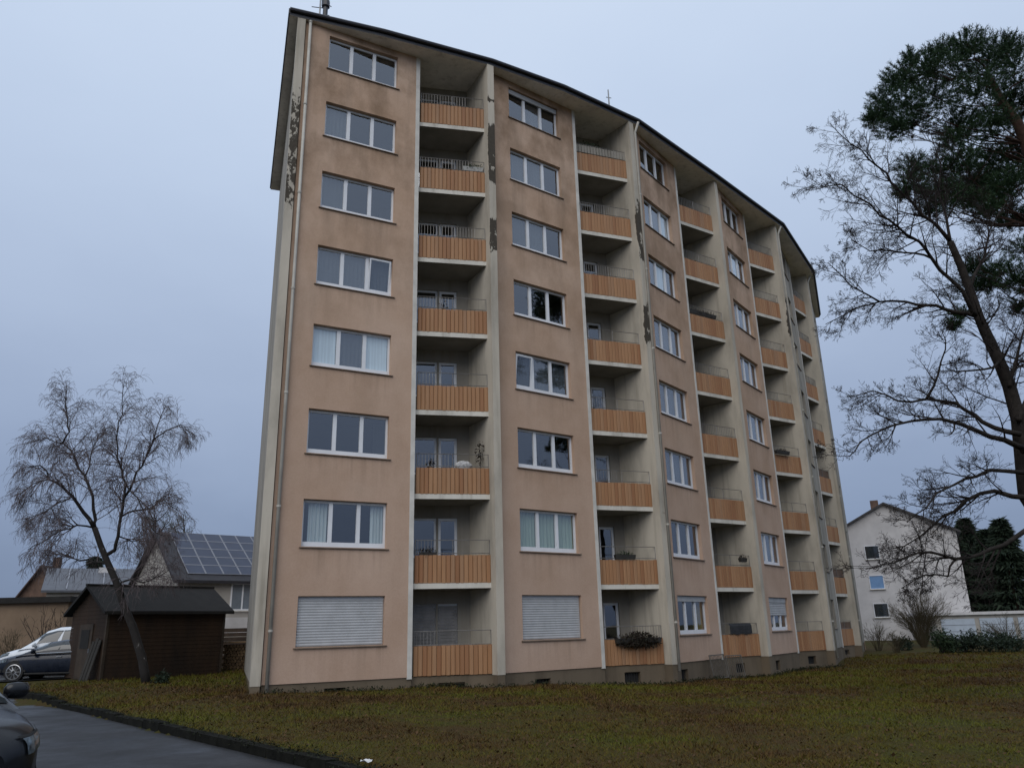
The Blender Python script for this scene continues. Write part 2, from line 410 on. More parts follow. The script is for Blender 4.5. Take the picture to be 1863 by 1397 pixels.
def road_mat():
    m, nt, b = new_mat('wet_asphalt')
    n = pos_noise(nt, (1, 1, 1), .5, 5, .6); f = pos_noise(nt, (1, 1, 1), 60, 3, .7)
    c = rampf(nt, n, [(.3, (.016, .017, .019)), (.7, (.032, .034, .037))])
    c = mixc(nt, .35, c, rampf(nt, f, [(.35, (.008, .008, .008)), (.65, (.06, .06, .065))]))
    nt.links.new(c, b.inputs['Base Color'])
    nt.links.new(rampf(nt, pos_noise(nt, (1, 1, 1), .9, 5, .65, (3, 9, 0)), [(.35, .38), (.65, .7)]), b.inputs['Roughness'])
    b.inputs['Specular IOR Level'].default_value = .24
    bump(nt, b, f, .35, .006)
    return m
M['road'] = road_mat()
mb = MB()
kin = [tuple(p) for p in KERB]
left = [(-60, 30.0), (-60, -40.0)]
rp = [(x-.02, y-.02) for x, y in kin]
mb.poly([(x, y, -.12) for x, y in (left[::-1] + [])[:0]] or [(-60, -40, -.12)] + [(x, y, -.12) for x, y in rp[::-1]] + [(-60, 30, -.12)])
tag(mb.build('road', M['road']), kind='structure')
# parking area beside the shed
pk = [(-60, 36.5), (-60, 29.6), (-24, 29.2), (-19.5, 29.3), (-16.6, 30.0), (-15.6, 33), (-16, 36.5)]
MB().poly([(x, y, float(ground_z(x, y))+.05 if x > -50 else .25) for x, y in pk]).build('parking_lot', M['road'])['kind'] = 'structure'
# kerb stones
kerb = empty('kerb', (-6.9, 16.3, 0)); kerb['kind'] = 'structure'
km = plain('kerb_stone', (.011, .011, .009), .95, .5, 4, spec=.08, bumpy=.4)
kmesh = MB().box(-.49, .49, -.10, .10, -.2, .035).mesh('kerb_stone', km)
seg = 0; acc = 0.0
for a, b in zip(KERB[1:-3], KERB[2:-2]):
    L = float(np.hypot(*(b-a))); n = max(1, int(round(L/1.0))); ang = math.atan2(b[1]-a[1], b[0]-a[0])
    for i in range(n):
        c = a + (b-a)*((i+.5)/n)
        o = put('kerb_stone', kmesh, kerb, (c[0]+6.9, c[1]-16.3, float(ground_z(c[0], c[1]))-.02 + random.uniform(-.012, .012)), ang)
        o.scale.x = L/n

# ------------------------------------------------------------------ apartment building
F0, HS, NF = .257, 2.75, 8
ZB, ZS = .334, 22.17                       # plinth top, soffit
Fz = lambda k: F0 + HS*k                   # floor level of storey k (0 = ground floor)
BASE = Vector((-7.0, 22.2, .1))
bld = empty('apartment_building', BASE)
tag(bld, 'tall curved apartment block, pink stucco walls, orange slatted balconies', 'building')
PANEL = [((-3.135,24.425),(-.802,24.905)), ((2.874,27.80),(5.052,28.595)), ((7.867,32.145),(9.823,33.41)), ((12.42,36.80),(14.19,37.93)), ((16.81,42.84),(18.12,44.29))]
PHI = [19.5, 29, 39, 47, 56, 65]
WALL = [((-6.92,22.23),(-3.15,24.24)), ((-.535,25.10),(2.88,27.61)), ((5.275,28.64),(7.93,31.95)), ((10.15,33.55),(12.46,36.62)), ((14.43,38.11),(16.84,42.65)), ((18.47,44.45),(21.5,51.0))]
WINX = [(.85,3.40), (.85,3.33), (.85,3.29), (.80,3.15), (1.2,3.7), (1.5,4.0)]
def rel(p, z=0.0): return Vector((p[0], p[1], z)) - BASE
def part(name, mb_or_me, mat, p, ang, z=0.0, smooth=False):
    me = mb_or_me.mesh(name, mat, smooth) if isinstance(mb_or_me, MB) else mb_or_me
    return put(name, me, bld, rel(p, z), ang)
def holed(mb, w, z0, z1, holes, t, x_start=0.0):
    """wall in the plane y=0 (inside is +y) with rectangular holes and reveals of depth t"""
    X = sorted({x_start, w, *[h[0] for h in holes], *[h[1] for h in holes]}); Z = sorted({z0, z1, *[h[2] for h in holes], *[h[3] for h in holes]})
    inside = lambda x, z: any(h[0] < x < h[1] and h[2] < z < h[3] for h in holes)
    for a, b in zip(X[:-1], X[1:]):
        for c, d in zip(Z[:-1], Z[1:]):
            if not inside((a+b)/2, (c+d)/2): mb.quad((a,0,c),(b,0,c),(b,0,d),(a,0,d))
    for a, b, c, d in holes:
        mb.quad((a,0,c),(a,0,d),(a,t,d),(a,t,c)); mb.quad((b,0,c),(b,t,c),(b,t,d),(b,0,d))
        mb.quad((a,0,c),(a,t,c),(b,t,c),(b,0,c)); mb.quad((a,0,d),(b,0,d),(b,t,d),(a,t,d))
    mb.quad((x_start,0,z0),(x_start,0,z1),(x_start,t,z1),(x_start,t,z0)); mb.quad((w,0,z0),(w,t,z0),(w,t,z1),(w,0,z1))
    return mb

# --- window kit: meshes shared between windows of the same width
def window_meshes(w, h=1.36):
    fw, mw, bt = .06, .115, .15
    fr = MB()
    fr.box(0, fw, 0, .07, 0, h); fr.box(w-fw, w, 0, .07, 0, h); fr.box(fw, w-fw, 0, .07, h-.07, h); fr.box(fw, w-fw, -.005, .075, 0, bt)
    pw = (w - 2*fw - 2*mw)/3
    xsn = [fw + i*(pw+mw) for i in range(3)]
    for i in (1, 2): fr.box(xsn[i]-mw, xsn[i], -.008, .072, bt, h-.07)
    sash = []
    return fr.mesh('window', M['pvc']), MB().quad((0,.035,bt),(pw,.035,bt),(pw,.035,h-.07),(0,.035,h-.07)).mesh('pane', M['glass']), xsn, pw, bt, h
def curtain_mesh(w, z0, z1, folds, amp=.025):
    mb = MB(); n = max(4, int(folds*6))
    mb.grid([[(w*i/n, amp*math.sin(2*math.pi*folds*i/n) + .3*amp*math.sin(5.1*i), z) for i in range(n+1)] for z in (z0, z1)])
    return mb
WK = {}
def sill_mesh(w):
    mb = MB(); n = len(mb.v)
    mb.v += [(-.06,-.05,-.045),(w+.08,-.05,-.045),(w+.08,-.05,-.022),(-.06,-.05,-.022),(-.06,.12,-.045),(w+.08,.12,-.045),(w+.08,.12,.012),(-.06,.12,.012)]
    mb.f += [tuple(n+i for i in q) for q in ((0,1,2,3),(3,2,6,7),(0,4,5,1),(0,3,7,4),(1,5,6,2),(5,4,7,6))]
    return mb.mesh('sill', M['sill'])
slat_shutter = None
def make_window(ci, fl, spec):
    """spec: three characters, one per pane: . dark, n net, w white blind, d drape at right side, l drape at left side, g green drape, o ochre, t tilted open;
       or S closed shutter, H half shutter, B shutter box"""
    (A, B), (x0, x1) = WALL[ci], WINX[ci]
    ang = math.atan2(B[1]-A[1], B[0]-A[0]); w = x1-x0; key = round(w, 2)
    if key not in WK: WK[key] = (*window_meshes(w), sill_mesh(w))
    fr, pane, xsn, pw, bt, h, sm = WK[key]
    dx, dy = math.cos(ang), math.sin(ang)
    rec = .14
    p = (A[0] + dx*x0 - dy*rec, A[1] + dy*x0 + dx*rec)
    z = Fz(fl) + .96 + .05
    win = part('window', fr, None, p, ang, z)
    put('sill', sm, win, (0, -rec, 0))
    mode = spec[0] if spec[0] in 'SHB' else ''
    codes = spec[1:] if mode else spec
    if mode in ('S', 'H', 'B'):
        bot = {'S': .015, 'H': .62, 'B': 1.16}[mode]
        n = int((h-bot)/.075)
        for k in range(n):
            za = bot + k*.075
            key2 = ('sl', key)
            if key2 not in WK:
                s_ = MB(); s_.grid([[(0.03, -.03-.012*math.sin(math.pi*t), .075*t) for t in (0, .2, .5, .8, 1)], [(w-.03, -.03-.012*math.sin(math.pi*t), .075*t) for t in (0, .2, .5, .8, 1)]])
                s_.f = [f[::-1] for f in s_.f]
                WK[key2] = s_.mesh('shutter_slat', M['shutter'])
            put('shutter_slat', WK[key2], win, (0, 0, za))
        if mode != 'S': MB().box(.02, w-.02, -.06, 0, h-.2, h-.005).build('shutter_box', M['shutter'], win)
    for i, c in enumerate(codes[:3]):
        o = put('pane', pane, win, (xsn[i], 0, 0))
        if c == 't':
            o.rotation_euler = (R(-7), 0, 0); o.location = (xsn[i], -.012, -.004)
            f2 = MB(); f2.box(0, .05, .02, .06, bt, h-.075); f2.box(pw-.05, pw, .02, .06, bt, h-.075); f2.box(.05, pw-.05, .02, .06, bt, bt+.05); f2.box(.05, pw-.05, .02, .06, h-.125, h-.075)
            s = f2.build('open_sash', M['pvc'], win, (xsn[i], .03, 0)); s.rotation_euler = (R(7), 0, 0)
            o.rotation_euler = (R(7), 0, 0); o.location = (xsn[i], .03, 0)
        mat = {'n': 'net', 'w': 'white_blind', 'd': 'drape', 'l': 'drape', 'g': 'green_drape', 'o': 'ochre_drape', 't': 'net'}.get(c)
        if mat:
            if c == 'w': cm = MB().quad((-.04, 0, .06), (pw+.04, 0, .06), (pw+.04, 0, h), (-.04, 0, h))
            elif c == 'd': cm = curtain_mesh(pw*.55, .03, h+.05, 4)
            elif c == 'l': cm = curtain_mesh(pw*.78, .03, h+.05, 5)
            else: cm = curtain_mesh(pw+.1, .03, h+.05, random.choice((5, 6, 7)))
            xo = {'d': pw*.48, 'l': pw*.22}.get(c, -.05)
            cm.build('curtain', M[mat], win, (xsn[i]+xo, .09 if c == 'w' else .15, 0))
    return win
SPEC = [   # from ground floor up
    ['S...', 'l.d', '...', 'wnw', 'nnt', 'n..', 'n..', '...'],
    ['S...', 'ggg', '...', 'tnn', '...', 'nn.', 'nn.', 'B.n.'],
    ['B..o', '...', 'nnn', 'nnn', 'nnn', 'nwn', 'nnw', '...'],
    ['H.n.', 'wnn', 'nn.', 'nnn', 'n.n', 'n.n', 'nwn', '...'],
    ['...', 'nn.', '...', 'nnn', '...', 'n..', '...', '...'],
    ['...', 'nn.', '...', 'nnn', '...', 'n..', '...', '...']]

# --- walls, plinths, windows
for i, (A, B) in enumerate(WALL):
    L = math.hypot(B[0]-A[0], B[1]-A[1]); ang = math.atan2(B[1]-A[1], B[0]-A[0])
    x0, x1 = WINX[i]
    holes = [(x0, x1, Fz(k)+.96+.05, Fz(k)+2.38) for k in range(NF)]
    Lp = L-.15 if i < 5 else L
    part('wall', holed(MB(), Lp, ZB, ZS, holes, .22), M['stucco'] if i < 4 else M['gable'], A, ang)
    # rooms behind the windows
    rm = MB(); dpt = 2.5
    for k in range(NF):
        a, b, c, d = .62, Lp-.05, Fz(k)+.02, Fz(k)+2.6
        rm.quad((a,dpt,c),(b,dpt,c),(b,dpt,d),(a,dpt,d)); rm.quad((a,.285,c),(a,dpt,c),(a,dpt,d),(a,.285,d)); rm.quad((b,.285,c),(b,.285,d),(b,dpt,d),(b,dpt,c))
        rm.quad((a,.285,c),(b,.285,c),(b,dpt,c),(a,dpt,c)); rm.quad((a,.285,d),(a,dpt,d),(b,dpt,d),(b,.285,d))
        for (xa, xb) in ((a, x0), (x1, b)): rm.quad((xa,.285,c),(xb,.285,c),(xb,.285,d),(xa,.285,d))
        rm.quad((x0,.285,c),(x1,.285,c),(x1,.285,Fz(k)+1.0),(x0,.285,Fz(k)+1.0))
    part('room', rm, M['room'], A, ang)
    for k in range(NF): make_window(i, k, SPEC[i][k])
    # plinth below the wall with its cellar window
    bw = [(1.72, 2.32, -.02, .16), (1.30, 1.92, -.22, .10), (.75, 1.25, -.30, .10), (.85, 1.35, -.28, .10), (1.6, 2.2, -.2, .1), (2, 2.6, -.1, .15)][i]
    part('plinth', holed(MB(), L, -1.0, ZB-.003, [bw], .25), M['plinth'], (A[0]-.03*math.sin(ang), A[1]+.03*math.cos(ang)), ang)
    cw = MB().quad((bw[0], .2, bw[2]), (bw[1], .2, bw[2]), (bw[1], .2, bw[3]), (bw[0], .2, bw[3]))
    for q in range(1, 5): cw.box(bw[0]+(bw[1]-bw[0])*q/5-.008, bw[0]+(bw[1]-bw[0])*q/5+.008, .1, .115, bw[2], bw[3])
    part('cellar_window', cw, M['dark'], A, ang)
    # white strip / partition at the wall's right end
    if i < 5:
        part('partition', MB().box(L-.15, L+.0, -.012, 1.7, ZB-.05, ZS), M['strip'], A, ang)

# --- piers (radial fins), loggias, balconies
PIERM = ['pier_corner', 'pier_b', 'pier_c', 'pier', 'pier_d', 'pier']
FIN = []
for i, ph in enumerate(PHI):
    s, c = math.sin(R(ph)), math.cos(R(ph))
    if i == 0: fl_ = (-7.16, 22.02)
    else:
        Rp = PANEL[i-1][1]; fl_ = (Rp[0]+.33*s, Rp[1]-.33*c)
    FIN.append(fl_)
    depth = 2.4 if i else 11.6
    wd = .27
    mbp = MB().box(0, wd, 0, depth if i else .5, ZB-.02, ZS)
    part('pier', mbp, M[PIERM[i]], fl_, R(ph))
    part('pier_base', MB().box(.012, wd-.012, .012, depth if i else .5, -1.0, ZB-.022), M['plinth'], fl_, R(ph))
    if i == 0:
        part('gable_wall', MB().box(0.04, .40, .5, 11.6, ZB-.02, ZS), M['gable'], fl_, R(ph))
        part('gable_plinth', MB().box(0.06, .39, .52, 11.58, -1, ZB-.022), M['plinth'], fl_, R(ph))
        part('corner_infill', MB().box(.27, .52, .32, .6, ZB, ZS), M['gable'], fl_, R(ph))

slat_h = .84
SLM = None
n_slat = 0
def slat_me(h):
    mb = MB(); w = .067
    pts = [(-w, .03), (-w, .012), (-w*.6, -.010), (w*.6, -.010), (w, .012), (w, .03)]
    mb.prism(pts, 0, h); return mb.mesh('slat', M['slat'])
SL = slat_me(slat_h)
bal_order = [(c, k) for c in (0, 1, 2, 3, 4) for k in range(NF)]
SINGLE = set([(0, k) for k in range(NF)] + [(1, k) for k in range(NF)])
BAL = {}
for i, (Lp, Rp) in enumerate(PANEL):
    w = math.hypot(Rp[0]-Lp[0], Rp[1]-Lp[1]); ang = math.atan2(Rp[1]-Lp[1], Rp[0]-Lp[0])
    ph = R(PHI[i+1]); D = 1.5
    # back direction in the panel's own frame
    bx, by = -math.sin(ph), math.cos(ph)
    bl = (bx*math.cos(ang)+by*math.sin(ang), -bx*math.sin(ang)+by*math.cos(ang))
    off = (bl[0]*D, bl[1]*D)
    # loggia back wall with window and door; its frame starts at the left back corner
    pb = (Lp[0]+bx*D, Lp[1]+by*D)
    xl = -.9
    holes = []
    for k in range(NF):
        holes.append((w-1.06, w-.42, Fz(k)+.12, Fz(k)+2.18)); holes.append((w-2.42, w-1.12, Fz(k)+.88, Fz(k)+2.18))
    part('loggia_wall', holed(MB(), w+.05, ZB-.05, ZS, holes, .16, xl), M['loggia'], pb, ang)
    rm = MB()
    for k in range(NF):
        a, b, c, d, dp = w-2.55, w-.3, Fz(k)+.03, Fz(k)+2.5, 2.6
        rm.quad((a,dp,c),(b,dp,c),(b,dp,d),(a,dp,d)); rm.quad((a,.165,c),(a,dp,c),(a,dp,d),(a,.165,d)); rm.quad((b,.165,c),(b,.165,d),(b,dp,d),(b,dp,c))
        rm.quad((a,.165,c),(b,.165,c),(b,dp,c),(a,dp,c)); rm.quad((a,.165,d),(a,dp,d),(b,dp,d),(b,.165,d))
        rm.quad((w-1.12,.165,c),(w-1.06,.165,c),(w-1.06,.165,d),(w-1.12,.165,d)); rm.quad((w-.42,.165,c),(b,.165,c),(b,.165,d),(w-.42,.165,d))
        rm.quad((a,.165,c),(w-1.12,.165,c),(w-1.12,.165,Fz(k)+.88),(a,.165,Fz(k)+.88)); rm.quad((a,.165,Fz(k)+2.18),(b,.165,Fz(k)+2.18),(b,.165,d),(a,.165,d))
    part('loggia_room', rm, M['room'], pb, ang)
    def frame(x0, x1, h, t=.07):
        f = MB(); f.box(x0, x0+t, 0, .06, 0, h); f.box(x1-t, x1, 0, .06, 0, h); f.box(x0+t, x1-t, 0, .06, 0, t*1.3); f.box(x0+t, x1-t, 0, .06, h-t, h); return f
    fd, fw_ = frame(0, .64, 2.06, .09).mesh('balcony_door', M['pvc']), frame(0, 1.3, 1.3).mesh('balcony_window', M['pvc'])
    gd = MB().quad((.09,.03,.11),(.55,.03,.11),(.55,.03,1.97),(.09,.03,1.97)).mesh('pane', M['glass'])
    gw = MB().quad((.07,.03,.09),(1.23,.03,.09),(1.23,.03,1.23),(.07,.03,1.23)).mesh('pane', M['glass'])
    ca, sa = math.cos(ang), math.sin(ang)
    for k in range(NF):
        for nm, xx, me, gm, zz in (('balcony_door', w-1.06, fd, gd, .12), ('balcony_window', w-2.42, fw_, gw, .88)):
            q = (pb[0]+ca*xx-sa*.08, pb[1]+sa*xx+ca*.08)
            o = part(nm, me, None, q, ang, Fz(k)+zz); put('pane', gm, o)
            if nm == 'balcony_window' and (i*5+k*3) % 3: curtain_mesh(1.2, .05, 1.3, 6).build('curtain', M['net'], o, (.05, .15, 0))
            if i == 0 and k == 0:
                hh = 2.06 if nm == 'balcony_door' else 1.3; ww = .64 if nm == 'balcony_door' else 1.3
                for t in range(int(hh/.1)):
                    MB().box(.02, ww-.02, -.05, -.03, t*.1+.004, t*.1+.096).build('shutter_slat', M['dark'] if 0 else M['rail'], o)
    # plinth under the balcony
    bw = [(.75, 1.55, .02, .14), (.75, 1.35, -.22, .12), (.85, 1.35, -.25, .10), (.75, 1.3, -.22, .12), (.5, 1.1, -.1, .15)][i]
    part('plinth', holed(MB(), w+.3, -1.0, ZB-.005, [bw], .25, -.25), M['plinth'], (Lp[0]-sa*.03, Lp[1]+ca*.03), ang)
    cw = MB().quad((bw[0], .2, bw[2]), (bw[1], .2, bw[2]), (bw[1], .2, bw[3]), (bw[0], .2, bw[3]))
    for q in range(1, 6): cw.box(bw[0]+(bw[1]-bw[0])*q/6-.008, bw[0]+(bw[1]-bw[0])*q/6+.008, .1, .115, bw[2], bw[3])
    part('cellar_window', cw, M['dark'], Lp, ang)
    # slabs, slats, railings
    plan = [(-.12, 0), (w, 0), (w+off[0], off[1]-.005), (-.12+off[0], off[1]-.005)]
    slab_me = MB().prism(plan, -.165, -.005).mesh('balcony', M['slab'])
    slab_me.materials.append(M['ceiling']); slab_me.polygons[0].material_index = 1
    slab0_me = MB().prism([(-.12, .1), (w, .1), plan[2], plan[3]], -.165, -.005).mesh('balcony', M['plinth'])
    ns = int(round(w/.138)); pitch = w/ns
    joined = MB()
    for s_ in range(ns):
        x = pitch*(s_+.5); ww = .067
        joined.prism([(x-ww,.03),(x-ww,.012),(x-ww*.6,-.010),(x+ww*.6,-.010),(x+ww,.012),(x+ww,.03)], 0, slat_h)
    joined_me = joined.mesh('slat_cladding', M['slat'])
    backing = MB().box(0, w, .045, .06, .03, slat_h-.04); backing.box(0, w, .031, .045, .12, .17); backing.box(0, w, .031, .045, slat_h-.17, slat_h-.12)
    back_me = backing.mesh('backing_board', M['dark'])
    for k in range(NF):
        b = part('balcony', slab_me if k else slab0_me, None, Lp, ang, Fz(k)); BAL[(i, k)] = (b, w, ang, Lp)
        zoff = .09 if k == 0 else 0
        if (i, k) in SINGLE and n_slat + ns <= 300:
            for s_ in range(ns):
                o = put('slat', SL, b, (pitch*(s_+.5), random.uniform(-.004, .004), zoff + random.uniform(-.008, .008))); n_slat += 1
        else:
            o = put('slat_cladding', joined_me, b, (0, 0, zoff)); o['kind'] = 'stuff'
        put('backing_board', back_me, b, (0, 0, zoff))
        rl = MB(); r_ = .013
        rl.tube([(.0, .05, 1.30), (w-.02, .05, 1.30)], r_, 5); rl.tube([(.0, .05, .90), (w-.02, .05, .90)], r_, 5); rl.tube([(w-.02, .05, .02), (w-.02, .05, 1.30)], r_*1.2, 5); rl.tube([(.02, .05, .02), (.02, .05, 1.30)], r_*1.2, 5)
        rl.tube([(w*.5, .05, .02), (w*.5, .05, 1.30)], r_, 5)
        dense = (k >= 5) or (i == 2 and k >= 3) or (i == 1 and k == 0)
        frac = random.uniform(.72, .95) if dense else random.choice((0, .3, .45))
        start = 0 if not (i == 1 and k == 0) else w*.5
        x = start + .1
        while x < min(w-.1, start + w*frac):
            rl.tube([(x, .05, .90), (x, .05, 1.30)], .008, 4); x += .105
        rl.build('railing', M['rail'], b, (0, 0, zoff*.5))
    # white slatted extra screen on the top balcony of the second column
    if i == 1:
        e = MB()
        for s_ in range(ns): e.box(pitch*s_+.012, pitch*(s_+1)-.012, .02, .035, .90, 1.24)
        e.build('white_rail_slats', M['loggia'], BAL[(1, 7)][0])
    if i == 4:
        for k in range(NF):
            e = MB().box(.02, w-.02, .075, .085, .88, 1.28); e.build('windscreen_cloth', plain('brown_cloth', (.13, .085, .06), .9, .2, 3), BAL[(4, k)][0]) if k in (0, 1, 3) else None

# --- building back and closing walls
EAVE = [(-7.42,21.91), (-4.30,23.06), (-.457,24.72), (2.37,26.31), (5.71,28.64), (10.09,33.01), (15.02,38.09), (18.85,44.11), (21.95,51.4)]
EPH = [20, 24, 29, 34, 39.5, 47.5, 56, 64, 67]
BACK = [(x-11.8*math.sin(R(a)), y+11.8*math.cos(R(a))) for (x, y), a in zip(EAVE, EPH)]
inner = [(x-11.2*math.sin(R(a)), y+11.2*math.cos(R(a))) for (x, y), a in zip(EAVE, EPH)]
inner[0] = (FIN[0][0]+.3-11.5*math.sin(R(19.5)), FIN[0][1]+11.5*math.cos(R(19.5)))
bw_ = MB()
for (a, b) in zip(inner[:-1], inner[1:]): bw_.quad((*a, -1), (*a, ZS), (*b, ZS), (*b, -1))
bw_.quad((21.5, 51.0, -1), (*inner[-1], -1), (*inner[-1], ZS), (21.5, 51.0, ZS))
bw_.build('rear_wall', M['stucco'], bld, -BASE)
# --- roof: soffit, fascia / gutter, covering
def strip(zl, zr, a, b): 
    m_ = MB(); m_.grid([[(*p, zl) for p in a], [(*p, zr) for p in b]]); return m_
mid = [((a[0]+b[0])/2, (a[1]+b[1])/2) for a, b in zip(EAVE, BACK)]
rf = MB(); rf.grid([[(*p, ZS+.30) for p in EAVE], [(*p, ZS+.85) for p in mid], [(*p, ZS+.30) for p in BACK]])
roof = rf.build('roof', M['roof'], bld, -BASE)
sf = MB(); sf.grid([[(*p, ZS) for p in BACK], [(*p, ZS) for p in EAVE]])
sf.build('soffit', M['soffit'], bld, -BASE)
fs = MB()
for a, b in zip(EAVE[:-1], EAVE[1:]): fs.quad((*a, ZS-.005), (*b, ZS-.005), (*b, ZS+.30), (*a, ZS+.30))
for a, b in zip(BACK[:-1], BACK[1:]): fs.quad((*a, ZS-.005), (*a, ZS+.30), (*b, ZS+.30), (*b, ZS-.005))
fs.poly([(*BACK[0], ZS-.005), (*EAVE[0], ZS-.005), (*EAVE[0], ZS+.3), (*mid[0], ZS+.85), (*BACK[0], ZS+.3)])
fs.poly([(*EAVE[-1], ZS-.005), (*BACK[-1], ZS-.005), (*BACK[-1], ZS+.3), (*mid[-1], ZS+.85), (*EAVE[-1], ZS+.3)])
fs.build('fascia', M['roof'], roof)
gt = MB()
gpts = [Vector((x+.05*math.sin(R(a)), y-.05*math.cos(R(a)), ZS+.20)) for (x, y), a in zip(EAVE, EPH)]
gt.tube(gpts, .075, 8); gt.build('gutter', M['gutter'], roof)
# tiles hung along both verges
tl = MB().box(-.16, .16, -.05, .04, -.17, .06).mesh('verge_tile', M['roof'])
for (a, b) in ((EAVE[0], BACK[0]), (EAVE[-2], EAVE[-1])):
    L = math.hypot(b[0]-a[0], b[1]-a[1]); ang = math.atan2(b[1]-a[1], b[0]-a[0]); n = int(L/.33)
    for q in range(n):
        t = (q+.5)/n
        o = put('verge_tile', tl, roof, (a[0]+(b[0]-a[0])*t, a[1]+(b[1]-a[1])*t, ZS+.22), ang)
        o.rotation_euler = (0, R(7), ang)
# --- downpipes
def downpipe(p, zt, zb, elbow=None):
    pts = [(p[0], p[1], zb), (p[0], p[1], zt)]
    if elbow: pts += [(elbow[0], elbow[1], zt+.42)]
    o = MB().tube([rel(q[:2], q[2]) for q in pts], .052, 10).build('downpipe', M['pipe'], bld, smooth=True)
    z = zb + 1.6
    while z < zt:
        MB().tube([rel(p, z-.03), rel(p, z+.03)], .066, 10).build('pipe_collar', M['pipe'], o); z += 3.4
def along(i, x, out):
    (A, B) = WALL[i]; a = math.atan2(B[1]-A[1], B[0]-A[0])
    return (A[0]+math.cos(a)*x+math.sin(a)*out, A[1]+math.sin(a)*x-math.cos(a)*out)
downpipe(along(0, .13, .09), ZS-.02, .12)
def finp(i, x, y):
    ph = R(PHI[i]); f = FIN[i]
    return (f[0]+math.cos(ph)*x-math.sin(ph)*y, f[1]+math.sin(ph)*x+math.cos(ph)*y)
downpipe(finp(2, .34, -.01), ZS-.45, .1, finp(2, .36, -.22))
downpipe(finp(4, .34, -.02), ZS-.45, .0, finp(4, .36, -.22))
downpipe(finp(5, .30, -.02), ZS-.45, .0, finp(5, .32, -.22))

# ------------------------------------------------------------------ small things on balconies and roof
def leaf_cloud(n, cx, cy, cz, rx, ry, rz, size, seed, droop=0.0):
    """loose triangles inside an ellipsoid: (verts, faces)"""
    r = np.random.default_rng(seed)
    d = r.normal(size=(n, 3)); d /= np.linalg.norm(d, axis=1)[:, None]
    p = d*(r.random(n)**.45)[:, None]*np.array([rx, ry, rz]) + np.array([cx, cy, cz])
    p[:, 2] -= droop*np.abs(p[:, 0]-cx)
    a = r.normal(size=(n, 3)); a /= np.linalg.norm(a, axis=1)[:, None]
    b = r.normal(size=(n, 3)); b /= np.linalg.norm(b, axis=1)[:, None]
    s = size*(.5 + r.random(n))[:, None]
    v = np.stack([p, p+a*s, p+(a*.5+b*.45)*s], 1).reshape(-1, 3)
    return v, np.arange(3*n).reshape(-1, 3)
def cloud_obj(name, mat, parent, loc, *args, **kw):
    v, f = leaf_cloud(*args, **kw)
    return put(name, quick_mesh(name, v, f, mat), parent, loc)
M['pot'] = plain('dark_planter', (.035, .033, .030), .7, .3, 4)
M['white_pot'] = plain('pale_planter', (.40, .40, .38), .6, .15, 4)
M['withered'] = leafy('withered_leaf', [(.02, .016, .014), (.035, .026, .02), (.03, .03, .018)])
def bal_pt(ci, k, x, y, z):
    b, w, ang, Lp = BAL[(ci, k)]
    return Vector((Lp[0]+math.cos(ang)*x-math.sin(ang)*y, Lp[1]+math.sin(ang)*x+math.cos(ang)*y, Fz(k)+z)), ang
def flower_box(ci, k, x, y, z, ln, label, leaf='withered', n=260, ry=.14, rz=.16, up=.16, droop=0.0, pot='pot', size=.07):
    p, ang = bal_pt(ci, k, x, y, z); t = empty('flower_box', p, ang)
    tag(t, label, 'flower box', 'flower boxes on the balconies')
    mb = MB(); mb.v += [(-ln/2+.02,-.06,0),(ln/2-.02,-.06,0),(ln/2-.02,.06,0),(-ln/2+.02,.06,0),(-ln/2,-.09,.16),(ln/2,-.09,.16),(ln/2,.09,.16),(-ln/2,.09,.16)]
    mb.f += [(0,3,2,1),(0,1,5,4),(1,2,6,5),(2,3,7,6),(3,0,4,7),(4,5,6,7)]
    mb.build('box', M[pot], t)
    cloud_obj('plants', M[leaf], t, (0, 0, 0), n, 0, 0, up, ln/2, ry, rz, size, int(ci*10+k+ln*50), droop=droop)
flower_box(0, 1, .42, .12, .78, .55, 'small flower box with dark plants, second lowest balcony of the left column')
flower_box(0, 6, 1.95, .10, .90, .75, 'pale flower box with green plants, second highest balcony of the left column', 'evergreen', 300, pot='white_pot')
flower_box(1, 7, .85, .35, .95, 1.3, 'bushy dark plants behind the white railing of a top balcony', 'evergreen', 700, .3, .42, .3, size=.09)
flower_box(1, 1, 1.05, .02, .86, .8, 'flower box of low plants, second balcony row, middle column', 'evergreen', 220, .12, .12)
flower_box(1, 0, 1.28, -.13, .80, 1.75, 'long flower box overflowing with dark trailing plants, ground floor balcony', 'withered', 2000, .22, .26, .10, .06, size=.10)
flower_box(2, 1, 1.80, -.05, 1.02, .38, 'brown flower box on the railing corner, third column, second row', 'withered', 160)
flower_box(2, 5, 1.05, .08, .92, 1.7, 'row of dark withered plants along the railing high in the third column', 'withered', 420, .1, .14)
flower_box(3, 3, .65, -.1, .86, .95, 'black flower box hung on the railing, fourth column, middle height', 'withered', 160, .1, .1)
# dark blanket over the ground-floor railing of the third column
p, ang = bal_pt(2, 0, .62, -.03, .94)
bl = MB()
bl.grid([[(.0+1.25*i/16, -.02-.018*math.sin(i*1.3)+(.06 if j == 0 else 0), .42*(1-j/4)+.02*math.sin(i*.9)*(j == 4)-.0) for i in range(17)] for j in range(5)][::-1])
tag(bl.build('blanket', plain('dark_blanket', (.022, .024, .028), .9, .4, 6), None, p, ang), 'dark blanket hanging over a ground floor balcony railing', 'blanket')
